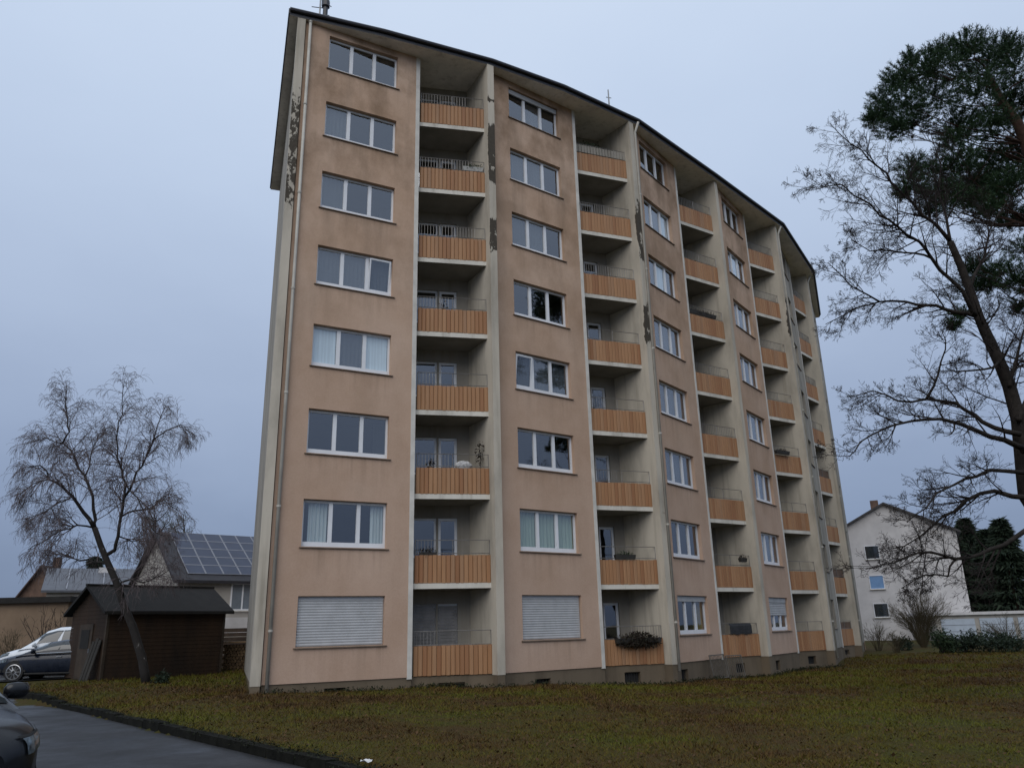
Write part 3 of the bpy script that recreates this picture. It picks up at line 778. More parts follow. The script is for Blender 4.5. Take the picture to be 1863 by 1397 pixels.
# wicker chair with a pale cushion and the tall potted plant beside it
p, ang = bal_pt(0, 2, 1.62, .55, 0)
t = empty('wicker_chair', p, ang); tag(t, 'orange wicker chair with a pale cushion on a left column balcony', 'chair')
wick = plain('wicker', (.26, .11, .045), .8, .3, 12)
wb = MB()
for j in range(9):
    z = .42+.06*j; wb.tube([(.32*math.cos(a), .30*math.sin(a), z+.10*math.sin(a)) for a in [math.pi*(-.1+1.2*q/10) for q in range(11)]], .022, 5)
for q in range(11): 
    a = math.pi*(-.1+1.2*q/10); wb.tube([(.32*math.cos(a), .30*math.sin(a), .4), (.33*math.cos(a), .31*math.sin(a), .92+.1*math.sin(a))], .012, 4)
wb.build('backrest', wick, t)
MB().box(-.3, .3, -.3, .3, .36, .42).build('seat', wick, t)
for sx in (-.27, .27):
    for sy in (-.27, .27): MB().tube([(sx, sy, 0), (sx, sy, .38)], .022, 6).build('leg', wick, t)
cu = MB(); cu.grid([[(.30*math.cos(a)*r_, .12+.10*math.sin(b_)*1.2, 1.05+.17*math.sin(a)*r_) for a in [2*math.pi*q/12 for q in range(13)]] for r_, b_ in ((.05, 1.5), (.6, 1.3), (.95, .6), (1, 0), (.95, -.6), (.6, -1.3), (.05, -1.5))])
cu.build('cushion', plain('pale_cushion', (.5, .5, .5), .9, .5, 14), t, smooth=True)
def pot_plant(ci, k, x, y, h, label, leaf='withered'):
    p, ang = bal_pt(ci, k, x, y, 0); t = empty('potted_plant', p, ang); tag(t, label, 'plant')
    MB().tube([(0, 0, 0), (0, 0, .26), (0, 0, .28)], [.10, .14, .15], 10).build('pot', M['pot'], t)
    MB().tube([(0, 0, .26), (.03, .02, h*.6), (.0, .0, h)], [.014, .011, .006], 5).build('stem', M['bark'], t)
    cloud_obj('leaves', M[leaf], t, (0, 0, 0), 110, 0, 0, h*.8, .16, .14, h*.28, .10, int(x*100))
pot_plant(0, 2, 2.12, .35, 1.75, 'tall dark potted plant beside the wicker chair on a balcony')
pot_plant(0, 2, .5, .3, 1.15, 'low potted plant left of the wicker chair on a balcony')
pot_plant(0, 4, .9, .3, 1.2, 'potted plant behind the railing, left column, fifth balcony from the ground')
# antennas
def antenna(name, p, h, label, bars):
    t = empty(name, p); tag(t, label, 'antenna', 'antennas on the roof')
    MB().tube([(0, 0, 0), (0, 0, h)], [.035, .025], 6).build('mast', M['metal'], t)
    for z, l, a in bars: MB().tube([(-l*math.cos(a), -l*math.sin(a), z), (l*math.cos(a), l*math.sin(a), z)], .016, 5).build('cross_bar', M['metal'], t)
antenna('antenna', (-6.75, 23.2, ZS+.30), 2.6, 'tall aerial mast at the left end of the flat roof', [(.9, .35, .2), (1.2, .3, .2), (1.6, .5, .9)])
MB().tube([(0, 0, 0), (0, 0, .75), (0, 0, .8), (0, 0, 1.05)], [.09, .09, .15, .15], 8).build('vent_pipe', M['gutter'], None, (-6.42, 22.75, ZS+.30))
tag(bpy.data.objects['vent_pipe'], 'dark vent pipe on the roof edge beside the aerial mast', 'vent pipe')
antenna('antenna', (4.45, 28.15, ZS+.30), 1.15, 'thin lone aerial near the middle of the roof edge', [(.75, .12, .3)])
# trellis panels leaning on the plinth below the third column
def trellis(p, ang, w, h, label):
    t = empty('trellis', p, ang); tag(t, label, 'trellis', 'trellis panels against the plinth')
    t.rotation_euler = (R(-9), 0, ang)
    f = MB(); f.box(0, .035, 0, .03, 0, h); f.box(w-.035, w, 0, .03, 0, h); f.box(.035, w-.035, 0, .03, 0, .035); f.box(.035, w-.035, 0, .03, h-.035, h)
    f.build('frame', M['trellis'], t)
    me = MB().box(-.008, .008, .005, .02, .035, h-.035).mesh('bar', M['trellis'])
    n = int(w/.11)
    for i in range(1, n): put('bar', me, t, (w*i/n, 0, 0))
M['trellis'] = plain('weathered_trellis', (.11, .10, .085), .8, .3, 6)
for x, w, lab in ((2.55, 1.25, 'left one of two grey trellis panels leaning against the plinth'), (3.9, .95, 'right one of two grey trellis panels leaning against the plinth')):
    q = along(2, x, .35); a_ = math.atan2(WALL[2][1][1]-WALL[2][0][1], WALL[2][1][0]-WALL[2][0][0])
    trellis((q[0], q[1], float(ground_z(*q))), a_ - (.25 if x > 3 else 0), w, .85, lab)

# ------------------------------------------------------------------ trees
class Tree:
    def __init__(s, seed): s.wood = MB(); s.twig = MB(); s.r = random.Random(seed)
    def limb(s, pts, r0, r1, sides=7, wob=0.0):
        P = [Vector(p) for p in pts]; out = []
        for a, b in zip(P[:-1], P[1:]):
            for t in (0, .5): out.append(a.lerp(b, t) + Vector((s.r.gauss(0, wob), s.r.gauss(0, wob), s.r.gauss(0, wob)))*(t > 0))
        out.append(P[-1]); n = len(out)
        rad = [r0 + (r1-r0)*(i/(n-1))**.8 for i in range(n)]
        s.wood.tube(out, rad, sides); return out, rad
    def twigs(s, pts, rad, n, length, level, par, t0=.1):
        L = len(pts)-1
        for _ in range(n):
            t = t0 + (1-t0)*s.r.random()**.8; f = t*L; i = min(int(f), L-1)
            p = pts[i].lerp(pts[i+1], f-i); d = (pts[i+1]-pts[i]).normalized(); rr = rad[min(i, len(rad)-1)]
            s.shoot(p, d, length*(1.15-.6*t)*s.r.uniform(.6, 1.25), min(rr*.55, par['rmax'][level]), level, par)
    def shoot(s, p, d, length, r0, level, par):
        rnd = s.r
        v = Vector((rnd.gauss(0, 1), rnd.gauss(0, 1), rnd.gauss(0, 1))); v = (v - d*v.dot(d)).normalized()
        a = R(rnd.uniform(*par['angle'])); d = (d*math.cos(a) + v*math.sin(a)).normalized()
        seg = par['seg'][level]; pts = [p]; st = length/seg
        for i in range(seg):
            d = (d + Vector((rnd.gauss(0, par['wob']), rnd.gauss(0, par['wob']), rnd.gauss(0, par['wob']))) + Vector(par['trop'][level])*(i+1)/seg).normalized()
            pts.append(pts[-1] + d*st)
        rt = par['rtip']; rads = [max(rt, r0 + (rt-r0)*(i/seg)) for i in range(seg+1)]
        (s.wood if level == 0 and r0 > .03 else s.twig).tube(pts, rads, (5, 4, 3, 3)[level], cap=False)
        if level+1 < len(par['n']):
            k = par['n'][level+1]; k = int(k) + (rnd.random() < k-int(k))
            for _ in range(k):
                t = rnd.uniform(.2, 1); f = t*seg; i = min(int(f), seg-1)
                q = pts[i].lerp(pts[i+1], f-i)
                s.shoot(q, (pts[i+1]-pts[i]).normalized(), length*par['shrink']*rnd.uniform(.6, 1.2)*(1.2-.5*t), max(rt, rads[i]*.6), level+1, par)

def PX(lst, Y, dY=0.0, r=None):
    n = len(lst)
    return [at(u, v, Y + dY*i/max(1, n-1)) for i, (u, v) in enumerate(lst)]
# --- tall bare beech on the right
T = Tree(11)
par = dict(angle=(28, 62), seg=(6, 5, 4, 3), wob=.085, trop=((0, 0, .06), (0, 0, .06), (0, 0, .04), (0, 0, .02)), rmax=(.024, .011, .0065, .0045), rtip=.0033, n=(0, 6, 5, 3), shrink=.54)
by = 20.0
base = Vector((14.4, 20.2, -.15))
trunk_px = [(1868, 900), (1860, 822), (1853, 764), (1836, 702), (1818, 658), (1791, 600), (1781, 577), (1764, 526), (1747, 482), (1729, 440)]
trunk = [base, Vector((14.2, 20.1, 2.2))] + PX(trunk_px, 20, -.6)
tp, tr = T.limb(trunk, .25, .085, 10)
limbs = [
    ([(1729,440),(1704,410),(1678,392),(1643,354),(1613,315),(1579,289),(1549,263),(1510,225)], -1.2, .09),
    ([(1729,440),(1722,397),(1706,350),(1712,300),(1695,250)], .8, .07),
    ([(1781,577),(1764,556),(1729,508),(1695,470),(1673,440),(1635,414),(1600,392),(1566,362),(1532,336),(1484,345)], -2.2, .10),
    ([(1695,470),(1665,461),(1622,457),(1583,457),(1548,436)], -.4, .05),
    ([(1781,577),(1738,568),(1704,556),(1648,549),(1600,549),(1557,560),(1502,590)], 1.0, .09),
    ([(1600,549),(1549,521),(1506,478)], -.8, .04),
    ([(1860,815),(1827,800),(1783,786),(1747,771),(1712,762),(1658,766),(1605,782),(1565,804),(1545,830)], -2.4, .11),
    ([(1857,790),(1809,778),(1774,755),(1738,733),(1685,726),(1632,729),(1587,711),(1543,722)], .6, .10),
    ([(1685,726),(1707,680),(1720,636),(1714,604)], -.5, .05),
    ([(1868,860),(1800,855),(1756,871),(1720,889),(1685,924),(1650,950)], -1.5, .08),
    ([(1872,905),(1809,893),(1756,911),(1712,942),(1672,977),(1630,1010)], .4, .10),
    ([(1880,955),(1827,991),(1783,1008),(1738,1017),(1694,1004),(1650,1013),(1609,1026),(1575,1035)], -1.8, .09),
    ([(1738,1017),(1725,1048),(1680,1046),(1640,1070)], -.6, .04),
    ([(1836,702),(1850,650),(1863,600),(1890,560)], 1.2, .09),
    ([(1818,658),(1790,672),(1740,676),(1720,668)], -1.0, .06),
    ([(1853,764),(1880,700),(1930,640),(1990,560)], 2.0, .11), ([(1860,822),(1900,780),(1980,720)], -2.0, .10),
    ([(1764,526),(1790,470),(1800,420),(1830,370)], 1.5, .08)]
for px_, dy, r0 in limbs:
    Pn, rn = T.limb(PX(px_, 19.6, dy), r0*.72, .010, 6, .035)
    ln = sum((b-a).length for a, b in zip(Pn[:-1], Pn[1:]))
    T.twigs(Pn, rn, int(6+ln*(3.8 if px_[0][1] < 640 else 2.6)), (.62+ln*.115) if px_[0][1] < 640 else (.62+ln*.10), 0, par, .10)
T.twigs(tp, tr, 16, 1.6, 0, par, .35)
tree = empty('bare_tree', base); tag(tree, 'tall leafless tree with spreading bare branches, right of the block', 'tree')
o = T.wood.build('trunk', M['bark'], tree, -base, smooth=True); o = T.twig.build('crown', M['twig'], tree, -base)
# bird's nest-like clumps
# --- weeping birch on the left
B_ = Tree(5)
bY = 26.9
parb = dict(angle=(20, 65), seg=(6, 6, 5), wob=.12, trop=((0, 0, -.10), (0, 0, -.42), (0, 0, -.5)), rmax=(.018, .008, .005), rtip=.0034, n=(0, 7.5, 3.0), shrink=.70)
bbase = Vector((-12.1, 26.9, .15))
tpx = [(242,1141),(224,1098),(210,1055),(197,1026),(183,992),(172,960)]
tp, tr = B_.limb([bbase, bbase.lerp(at(243, 1143, 26.9), .45) + Vector((.05, 0, 0))] + PX(tpx, 26.9), .15, .09, 9)
bl_ = [
    ([(172,960),(152,932),(132,903),(114,886),(89,872),(72,846),(55,850)], -1.5, .08), ([(89,872),(60,880),(35,900)], -.5, .03),
    ([(172,960),(174,946),(169,903),(155,866),(137,835),(114,806),(86,797),(55,805)], 1.2, .07), ([(114,806),(126,786),(123,760),(119,726),(121,700)], .3, .035),
    ([(190,1010),(209,1000),(215,975),(220,940),(225,906),(228,877),(222,855),(213,832),(212,797),(216,766),(222,737),(226,692)], -.6, .07),
    ([(225,906),(243,875),(258,849),(272,820),(283,789),(292,760),(300,742)], 1.4, .05), ([(280,800),(303,783),(329,772),(342,790)], .4, .025),
    ([(220,940),(243,929),(278,925),(298,909),(326,929)], -1.2, .04), ([(224,1085),(219,1060),(237,1054),(260,1059),(281,1051),(306,1038)], -1.0, .045),
    ([(197,1026),(170,1022),(144,1020),(124,1010),(103,1002),(80,1012)], .9, .04), ([(155,866),(165,830),(178,800),(190,785)], 1.0, .03), ([(172,960),(140,955),(110,965),(80,985),(50,1000)], -1.6, .04), ([(132,903),(105,915),(75,935),(45,945)], 1.0, .03),
    ([(228,877),(250,905),(275,960),(300,975)], -1.5, .03), ([(215,975),(240,985),(262,990)], 1.2, .03)]
for px_, dy, r0 in bl_:
    Pn, rn = B_.limb(PX(px_, 26.9, dy), r0, .010, 6, .03)
    ln = sum((b-a).length for a, b in zip(Pn[:-1], Pn[1:]))
    B_.twigs(Pn, rn, int(8+ln*7.0), .85+ln*.09, 0, parb, .12)
tree = empty('birch_tree', bbase); tag(tree, 'leafless weeping birch with drooping twigs in front of the dark shed', 'tree')
def birch_mat():
    m, nt, b = new_mat('birch_bark')
    n = pos_noise(nt, (1, 1, .5), 5, 5, .65)
    w = pos_z(nt, .5, 6)
    c = rampf(nt, n, [(.5, (.012, .010, .009)), (.66, (.022, .019, .017)), (.72, (.22, .21, .2))])
    nt.links.new(c, b.inputs['Base Color']); b.inputs['Roughness'].default_value = .9
    return m
B_.wood.build('trunk', birch_mat(), tree, -bbase, smooth=True); B_.twig.build('crown', M['birch_twig'], tree, -bbase)

# --- Scots pine at the right edge
pbase = Vector((17.9, 24.3, -.2))
Pn_ = Tree(21)
pt = [pbase, Vector((17.8, 24.2, 6)), Vector((17.6, 24.1, 12)), at(1880, 300, 24), at(1852, 225, 24), at(1826, 190, 24), at(1800, 140, 24)]
tp, tr = Pn_.limb(pt, .36, .10, 10)
clumps = []   # (u, v, Y, rx, rz)
for u, v, Y, rx, rz in [
    (1740,110,24,1.2,.7),(1800,105,24.5,1.2,.75),(1845,120,23.5,1.2,.8),(1690,125,23.2,1.0,.6),(1650,135,24.4,.9,.5),(1625,150,23.8,.6,.4),(1600,185,24,.6,.4),(1640,190,23.4,1.0,.6),(1700,170,24.8,1.2,.7),(1770,170,23.2,1.2,.8),(1840,180,25,1.2,.8),
    (1600,215,24.6,.6,.35),(1660,225,24.2,.9,.5),(1625,230,23.4,.7,.4),(1585,212,23.9,.35,.25),(1760,80,24,.8,.4),(1830,85,24.2,.8,.4),(1710,90,24.2,.6,.35),(1655,105,24,.4,.3),(1740,230,24.6,.9,.5),(1800,225,23.2,.9,.5),
    (1660,300,23.6,.6,.45),(1700,310,24.2,.9,.6),(1740,290,23.5,.9,.55),(1770,330,24.4,.9,.6),(1660,335,23.3,.7,.5),(1710,355,23.8,.9,.5),(1690,380,24.3,.5,.35),(1750,365,23.1,.8,.4),(1640,350,24,.4,.3),(1800,290,24.2,.7,.4),(1840,330,23.4,.8,.5),(1730,255,23.6,.6,.35),
    (1845,400,24.6,.7,.45),(1800,380,23.4,.5,.35),(1770,480,23.2,.45,.3),(1805,490,23.8,.8,.4),(1845,505,23.2,.8,.45),(1790,515,24,.5,.25),(1750,570,23.5,.35,.2),(1735,590,23.3,.3,.18),(1860,450,24,.6,.4),(1850,560,24.4,.4,.25)]:
    clumps.append((at(u, v, Y), rx, rz))
rr = np.random.default_rng(3)
for q in range(38):       # the crown's right side and back, beyond the frame
    a = rr.uniform(-1.2, 1.9); rad = rr.uniform(1.0, 3.8); z = rr.uniform(15.5, 20.5) if rr.random() < .7 else rr.uniform(9, 15)
    clumps.append((Vector((18.6+rad*math.cos(a), 24.6+rad*math.sin(a), z)), rr.uniform(.8, 1.3), rr.uniform(.45, .75)))
allv = []; k = 0
for c, rx, rz in clumps:
    # bough from the trunk towards the clump
    zt = max(4, c.z - .9 - .18*(c - Vector((17.6, 24.1, c.z))).length)
    i = min(range(len(tp)), key=lambda j: abs(tp[j].z - zt)); s0 = tp[i]
    m1 = s0.lerp(c, .55) + Vector((0, 0, -.12))
    m1 += Vector((rr.normal()*.25, rr.normal()*.25, rr.normal()*.2)); Pl, rl = Pn_.limb([s0, m1, c], .035, .010, 5, .10)
    nt_ = int(40 + 165*rx*rx) if k < 44 else int(20 + 90*rx*rx)
    k += 1
    d = rr.normal(size=(nt_, 3)); d /= np.linalg.norm(d, axis=1)[:, None]
    p = np.array(c) + d*(rr.random(nt_)**.5)[:, None]*np.array([rx, rx, rz])
    nn = 30
    ax = d*np.array([1, 1, .3]) + np.array([0, 0, .55]); ax /= np.linalg.norm(ax, axis=1)[:, None]
    P = np.repeat(p, nn, 0); A = np.repeat(ax, nn, 0)
    along_ = rr.uniform(-.16, .12, (nt_*nn, 1))
    n1 = rr.normal(size=(nt_*nn, 3)); n1 /= np.linalg.norm(n1, axis=1)[:, None]
    nd = n1 + A*.75; nd /= np.linalg.norm(nd, axis=1)[:, None]
    s_ = np.cross(nd, rr.normal(size=nd.shape)); s_ /= np.linalg.norm(s_, axis=1)[:, None]
    p0 = P + A*along_; ln = rr.uniform(.09, .16, (nt_*nn, 1))
    allv.append(np.stack([p0 - s_*.009, p0 + s_*.009, p0 + nd*ln], 1).reshape(-1, 3))
    for _ in range(int(4*rx+2)):
        e = Vector(c) + Vector((rr.normal()*rx*.6, rr.normal()*rx*.6, rr.normal()*rz*.6))
        Pn_.twig.tube([Pl[-2], e], [.012, .005], 3, cap=False)
V = np.concatenate(allv)
tree = empty('pine_tree', pbase); tag(tree, 'tall dark green pine crown at the right edge', 'tree')
Pn_.wood.build('trunk', M['pine_bark'], tree, -pbase, smooth=True); Pn_.twig.build('twigs', M['pine_bark'], tree, -pbase)
put('crown', quick_mesh('crown', V - np.array(pbase), np.arange(len(V)).reshape(-1, 3), M['needles']), tree)

# --- spruces, far trees, shrubs
def spruce_mesh(h, r, n, seed, size=.35):
    g_ = np.random.default_rng(seed)
    t = g_.random(n)**.7; z = h*(.06+.94*t); rad = r*(1-t)**.85*(.55+.45*(np.sin(z*5.5)*.5+.5))*np.sqrt(g_.random(n)*.7+.3)+.05; a = g_.uniform(0, 2*np.pi, n)
    p = np.stack([rad*np.cos(a), rad*np.sin(a), z], 1)
    o_ = np.stack([np.cos(a), np.sin(a), np.full(n, -.45)], 1) + g_.normal(size=(n, 3))*.35; o_ /= np.linalg.norm(o_, axis=1)[:, None]
    s_ = np.cross(o_, g_.normal(size=(n, 3))); s_ /= np.linalg.norm(s_, axis=1)[:, None]
    l = size*(.5+g_.random(n))[:, None]
    v = np.stack([p - s_*l*.16, p + s_*l*.16, p + o_*l], 1).reshape(-1, 3)
    return v
def spruce(u, v, Y, h, r, label, n=7000, seed=1, mat='fir'):
    p = at(u, v, Y); p.z = float(ground_z(p.x, p.y)) - .05
    t = empty('spruce_tree', p); tag(t, label, 'tree', 'dark conifers in the background')
    MB().tube([(0, 0, 0), (0, 0, h*.9)], [h*.018+.05, .02], 7).build('trunk', M['pine_bark'], t)
    V_ = spruce_mesh(h, r, n, seed, .30+h*.03); put('crown', quick_mesh('crown', V_, np.arange(len(V_)).reshape(-1, 3), M[mat]), t)
spruce(1765, 1160, 75, 9.5, 3.2, 'dark conifer directly right of the white house', seed=1)
spruce(1795, 1160, 82, 11.5, 3.6, 'second dark conifer right of the white house, behind the garages', seed=2)
spruce(1830, 1160, 77, 9.8, 3.5, 'dark conifer near the right frame edge behind the garages', seed=3)
spruce(1862, 1160, 72, 10.2, 3.4, 'dark conifer cut by the right frame edge behind the garages', seed=4)
spruce(1815, 1160, 92, 9.0, 4.0, 'low conifer filling the gap between the two tallest conifers', seed=5)
spruce(1745, 1160, 95, 8.5, 4.0, 'farthest conifer peeping past the right wall of the white house', seed=15)
spruce(155, 1160, 70, 8.6, 1.9, 'slim dark conifer behind the far grey roof on the left', n=4000, seed=6)
spruce(215, 1160, 74, 7.4, 2.4, 'broad dark conifer between the far roof and the solar house', n=4000, seed=7)

def fan_shrub(name, u, v, Y, h, w, stems, label, seed, mat='shrub', r0=.012, twigs=5, group='leafless shrubs'):
    p = at(u, v, Y); p.z = float(ground_z(p.x, p.y)) - .05
    S = Tree(seed); pr = dict(angle=(15, 45), seg=(4, 3), wob=.12, trop=((0, 0, .1), (0, 0, .05)), rmax=(.008, .005), rtip=.004, n=(0, 2.5), shrink=.5)
    for _ in range(stems):
        a = S.r.uniform(0, 2*math.pi); sp = S.r.random()**.6
        top = Vector((math.cos(a)*w*sp, math.sin(a)*w*sp, h*(1-.35*sp)*S.r.uniform(.75, 1.05)))
        md = Vector((top.x*.35, top.y*.35, top.z*.55))
        Pl, rl = S.limb([Vector((math.cos(a)*.12, math.sin(a)*.12, 0)), md, top], r0, .004, 4, .03)
        S.twigs(Pl, rl, twigs, h*.22, 0, pr, .3)
    t = empty(name, p); tag(t, label, 'shrub', group)
    S.wood.build('stems', M[mat], t); S.twig.build('twigs', M[mat], t)
fan_shrub('shrub', 1680, 1168, 52, 3.9, 2.1, 130, 'large fan-shaped leafless shrub in front of the white house', 31, twigs=7, r0=.018)
fan_shrub('shrub', 1597, 1170, 50, 1.9, 1.1, 40, 'small leafless shrub beside the right corner of the block', 32)
fan_shrub('shrub', 1630, 1172, 47, 1.3, .9, 40, 'low reddish shrub between the block and the large fan-shaped shrub', 33)
fan_shrub('shrub', 1835, 1180, 48, 2.0, 1.5, 60, 'leafless shrub in front of the garages at the right edge', 34)
fan_shrub('shrub', 75, 1200, 37, 3.6, 1.3, 9, 'tall bare shrub of dark stems against the beige garage wall, behind the cars', 35, 'twig', .03, 4)
fan_shrub('shrub', 108, 1200, 37.5, 3.7, 1.0, 7, 'bare shrub of dark stems beside the shed, against the beige wall', 36, 'twig', .03, 4)
fan_shrub('shrub', 18, 1200, 38, 2.2, 1.3, 40, 'brown undergrowth against the beige wall at the left edge', 37)
def bush(u, v, Y, rx, rz, label, seed, n=1500, mat='evergreen', size=.16, group='evergreen bushes by the garages'):
    p = at(u, v, Y); p.z = float(ground_z(p.x, p.y))
    t = empty('bush', p); tag(t, label, 'bush', group)
    g_ = np.random.default_rng(seed); vs_, k_ = [], 0
    for q in range(7):
        vv, _ = leaf_cloud(n//7, g_.uniform(-.6, .6)*rx, g_.uniform(-.5, .5)*rx, rz*g_.uniform(.35, 1.0), rx*.55, rx*.55, rz*.5, size, seed*10+q); vs_.append(vv)
    V_ = np.concatenate(vs_); V_[:, 2] = np.abs(V_[:, 2]); put('leaves', quick_mesh('leaves', V_, np.arange(len(V_)).reshape(-1, 3), M[mat]), t)
    st = MB()
    for q in range(6): st.tube([(0, 0, 0), (g_.uniform(-.5, .5)*rx, g_.uniform(-.5, .5)*rx, rz)], [.03, .01], 5)
    st.build('stems', M['bark'], t)
bush(1715, 1182, 44, .95, 1.0, 'glossy evergreen bush at the left end of the dark hedge', 41)
bush(1755, 1186, 44, 1.3, .65, 'low dark bush next to the glossy evergreen bush', 42, mat='fir')
bush(1800, 1186, 44.5, 1.6, .85, 'wide dark bush in the middle of the dark hedge', 43, mat='fir')
bush(1848, 1186, 44, 1.5, .75, 'dark bush of the hedge cut by the right frame edge', 44, mat='fir')
bush(1640, 1176, 50, .8, .55, 'small dark bush under the white house', 45, 700, 'fir')
bush(290, 1243, 26.6, .34, .30, 'small dark clump at the foot of the birch', 46, 350, 'fir', .1)
# far bare crowns behind the solar house
def far_tree(u0, v0, vtop, Y, w, label, seed):
    p = at(u0, v0, Y); p.z = 0; top = at(u0, vtop, Y).z
    S = Tree(seed); pr = dict(angle=(20, 55), seg=(5, 4, 3), wob=.15, trop=((0, 0, .1), (0, 0, .05), (0, 0, 0)), rmax=(.05, .03, .02), rtip=.012, n=(0, 5, 4), shrink=.55)
    tp, tr = S.limb([Vector((0, 0, 0)), Vector((.1, 0, top*.5)), Vector((-.1, 0, top*.92))], .22, .05, 7, .05)
    S.twigs(tp, tr, 26, w, 0, pr, .35)
    t = empty('bare_tree', p); tag(t, label, 'tree', 'far leafless trees')
    S.wood.build('trunk', M['bark'], t); S.twig.build('crown', plain('grey_green_twig', (.09, .095, .085), .9, .2, 2), t)
far_tree(262, 1160, 925, 66, 3.4, 'pale far leafless tree between the birch and the solar house', 51)
far_tree(318, 1160, 945, 70, 3.0, 'far leafless tree rising behind the solar house ridge', 52)

# ------------------------------------------------------------------ houses and garages
def gable_house(name, origin, ang, ln, dp, ze, zr, wallm, roofm, over=.35, label='', cat='house'):
    """local x along the ridge 0..ln, y across -dp/2..dp/2"""
    t = empty(name, origin, ang); tag(t, label, cat)
    h = dp/2
    w = MB()
    for y in (-h, h): w.quad((0, y, -.5), (ln, y, -.5), (ln, y, ze), (0, y, ze))
    for x in (0, ln): w.poly([(x, -h, -.5), (x, h, -.5), (x, h, ze), (x, 0, zr), (x, -h, ze)])
    w.build('wall', wallm, t)
    s = (zr-ze)/h; r = MB()
    for sg in (-1, 1):
        y1, z1 = sg*(h+over), ze-s*over
        top = [(-over, 0, zr+.12), (ln+over, 0, zr+.12), (ln+over, y1, z1+.12), (-over, y1, z1+.12)]
        bot = [(x, y, z-.16) for x, y, z in top]
        n = len(r.v); r.v += top+bot
        r.f += [(n, n+1, n+2, n+3), (n+7, n+6, n+5, n+4), (n+3, n+2, n+6, n+7), (n, n+3, n+7, n+4), (n+1, n+5, n+6, n+2)]
    ro = r.build('roof', roofm, t)
    return t, ro, s
def flat_window(parent, x, y, z, w, h, facing, frame=.06, glass='glass', n=1):
    """window set on a wall; facing 'x-' / 'y-' = outward side in local axes"""
    f = MB()
    bars = [(0, frame, 0, h), (w-frame, w, 0, h), (frame, w-frame, 0, frame), (frame, w-frame, h-frame, h)] + [(w*i/n-frame/2, w*i/n+frame/2, frame, h-frame) for i in range(1, n)]
    for a, b, c, d in bars: f.box(a, b, -.03, .03, c, d)
    o = f.build('window', M['pvc'], parent, (x, y, z), 0 if facing == 'y-' else -math.pi/2)
    MB().quad((frame, .0, frame), (w-frame, .0, frame), (w-frame, .0, h-frame), (frame, .0, h-frame)).build('pane', M['car_glass'] if glass == 'dark' else glass, o)
    MB().box(-.05, w+.05, -.1, .02, -.05, -.002).build('sill', M['slab'], o)
    return o
# solar house
t, ro, s = gable_house('solar_house', (-21.8, 48, 0), R(40), 13, 9, 4.75, 7.65, M['house_cream'], M['tile'], label='white house with a roof full of solar panels behind the shed', cat='house')
sl = math.hypot(1, s); tilt = math.atan(s)
pmesh = MB().box(-.49, .49, -.47, .47, 0, .035).mesh('solar_panel', M['solar'])
fmesh = MB()
for a in ((-.5, .5, -.5, -.47), (-.5, .5, .47, .5), (-.5, -.47, -.47, .47), (.47, .5, -.47, .47)): fmesh.box(a[0], a[1], a[2], a[3], .0, .045)
fmesh = fmesh.mesh('panel_frame', M['alu'])
for c_ in range(10):
    for r_ in range(5):
        if c_ >= 6 and r_ in (2, 3): continue
        d = .55 + 1.02*r_; x = 1.05 + 1.02*c_
        y = -d/sl; z = 7.65 + .14 - d/sl*s
        o = put('solar_panel', pmesh, ro, (x, y, z)); o.rotation_euler = (tilt, 0, 0)
        put('panel_frame', fmesh, ro, (x, y, z)).rotation_euler = (tilt, 0, 0)
wb_ = plain('bluish_pane', (.16, .19, .22), .12, .15, 2, spec=.7)
for i in range(4): flat_window(t, 3.0+1.55*i, -4.53, 3.0, 1.4, 1.55, 'y-', .08, wb_, 2)
MB().box(2.4, 11, -5.6, -4.55, 1.75, 2.6).build('balcony', M['house_white'], t)
MB().box(2.4, 11, -5.55, -4.56, 1.55, 1.74).build('balcony_slab', M['slab'], t)
# far house with a pale roof and the brown gable house
p = at(90, 1073, 62)
t, ro, s = gable_house('far_house', (p.x, p.y, 0), R(28), 9, 8, p.z-.2, at(90, 1040, 64).z, M['house_cream'], plain('pale_roof', (.085, .09, .105), .5, .15, 2), label='far house with a pale grey roof behind the birch', cat='house')
for i in range(3): 
    MB().box(1.2+i*2.4, 1.28+i*2.4, -4.2, -.2, 0, .04).build('roof_seam', M['alu'], ro, (0, 0, 0)).hide_render = False
for o in [c for c in ro.children if c.name.startswith('roof_seam')]:
    zr_ = at(90, 1040, 64).z; s2 = s
    me = o.data
    for v in me.vertices: v.co.z += zr_ + .15 + v.co.y*s2
MB().box(3.2, 4.4, -.9, .2, 0, .5).build('roof_light', M['house_white'], t, (0, 0, at(90, 1040, 64).z-.35))
p = at(72, 1073, 66)
t, ro, s = gable_house('brown_house', (p.x*64/66, p.y-2, 0), R(95), 8, 3.0, p.z-.6, at(55, 1035, 66).z, M['brown_wall'], plain('brown_roof', (.075, .05, .042), .9, .2, 2), label='far brown gabled house at the left behind the garage roof', cat='house')
MB().box(2, 2.5, -.25, .25, 0, 1.3).build('chimney', M['brown_wall'], ro, (0, 0, at(55, 1035, 66).z-.4))
# white three-storey house on the right
hz = plain('dark_roof_tile', (.05, .048, .05), .8, .3, 3)
t, ro, s = gable_house('white_house', (29.27, 62, 0), R(64), 14, 9.3, 7.95, 10.35, M['house_white'], hz, .3, 'white three-storey gabled house behind the bare tree on the right', 'house')
blue_pane = plain('blue_pane', (.18, .32, .55), .15, .1, 2, spec=.6)
for (u, v), gl in zip(((1588, 1003), (1598, 1058), (1605, 1110)), ('dark', blue_pane, 'dark')):
    z = at(u, v, 61.5).z - .5
    flat_window(t, -.035, 1.9, z, 1.05, 1.05, 'x-', .05, gl)
MB().box(1.5, 2.1, .4, 1.0, 9.6, 10.9).build('chimney', M['brown_wall'], ro)
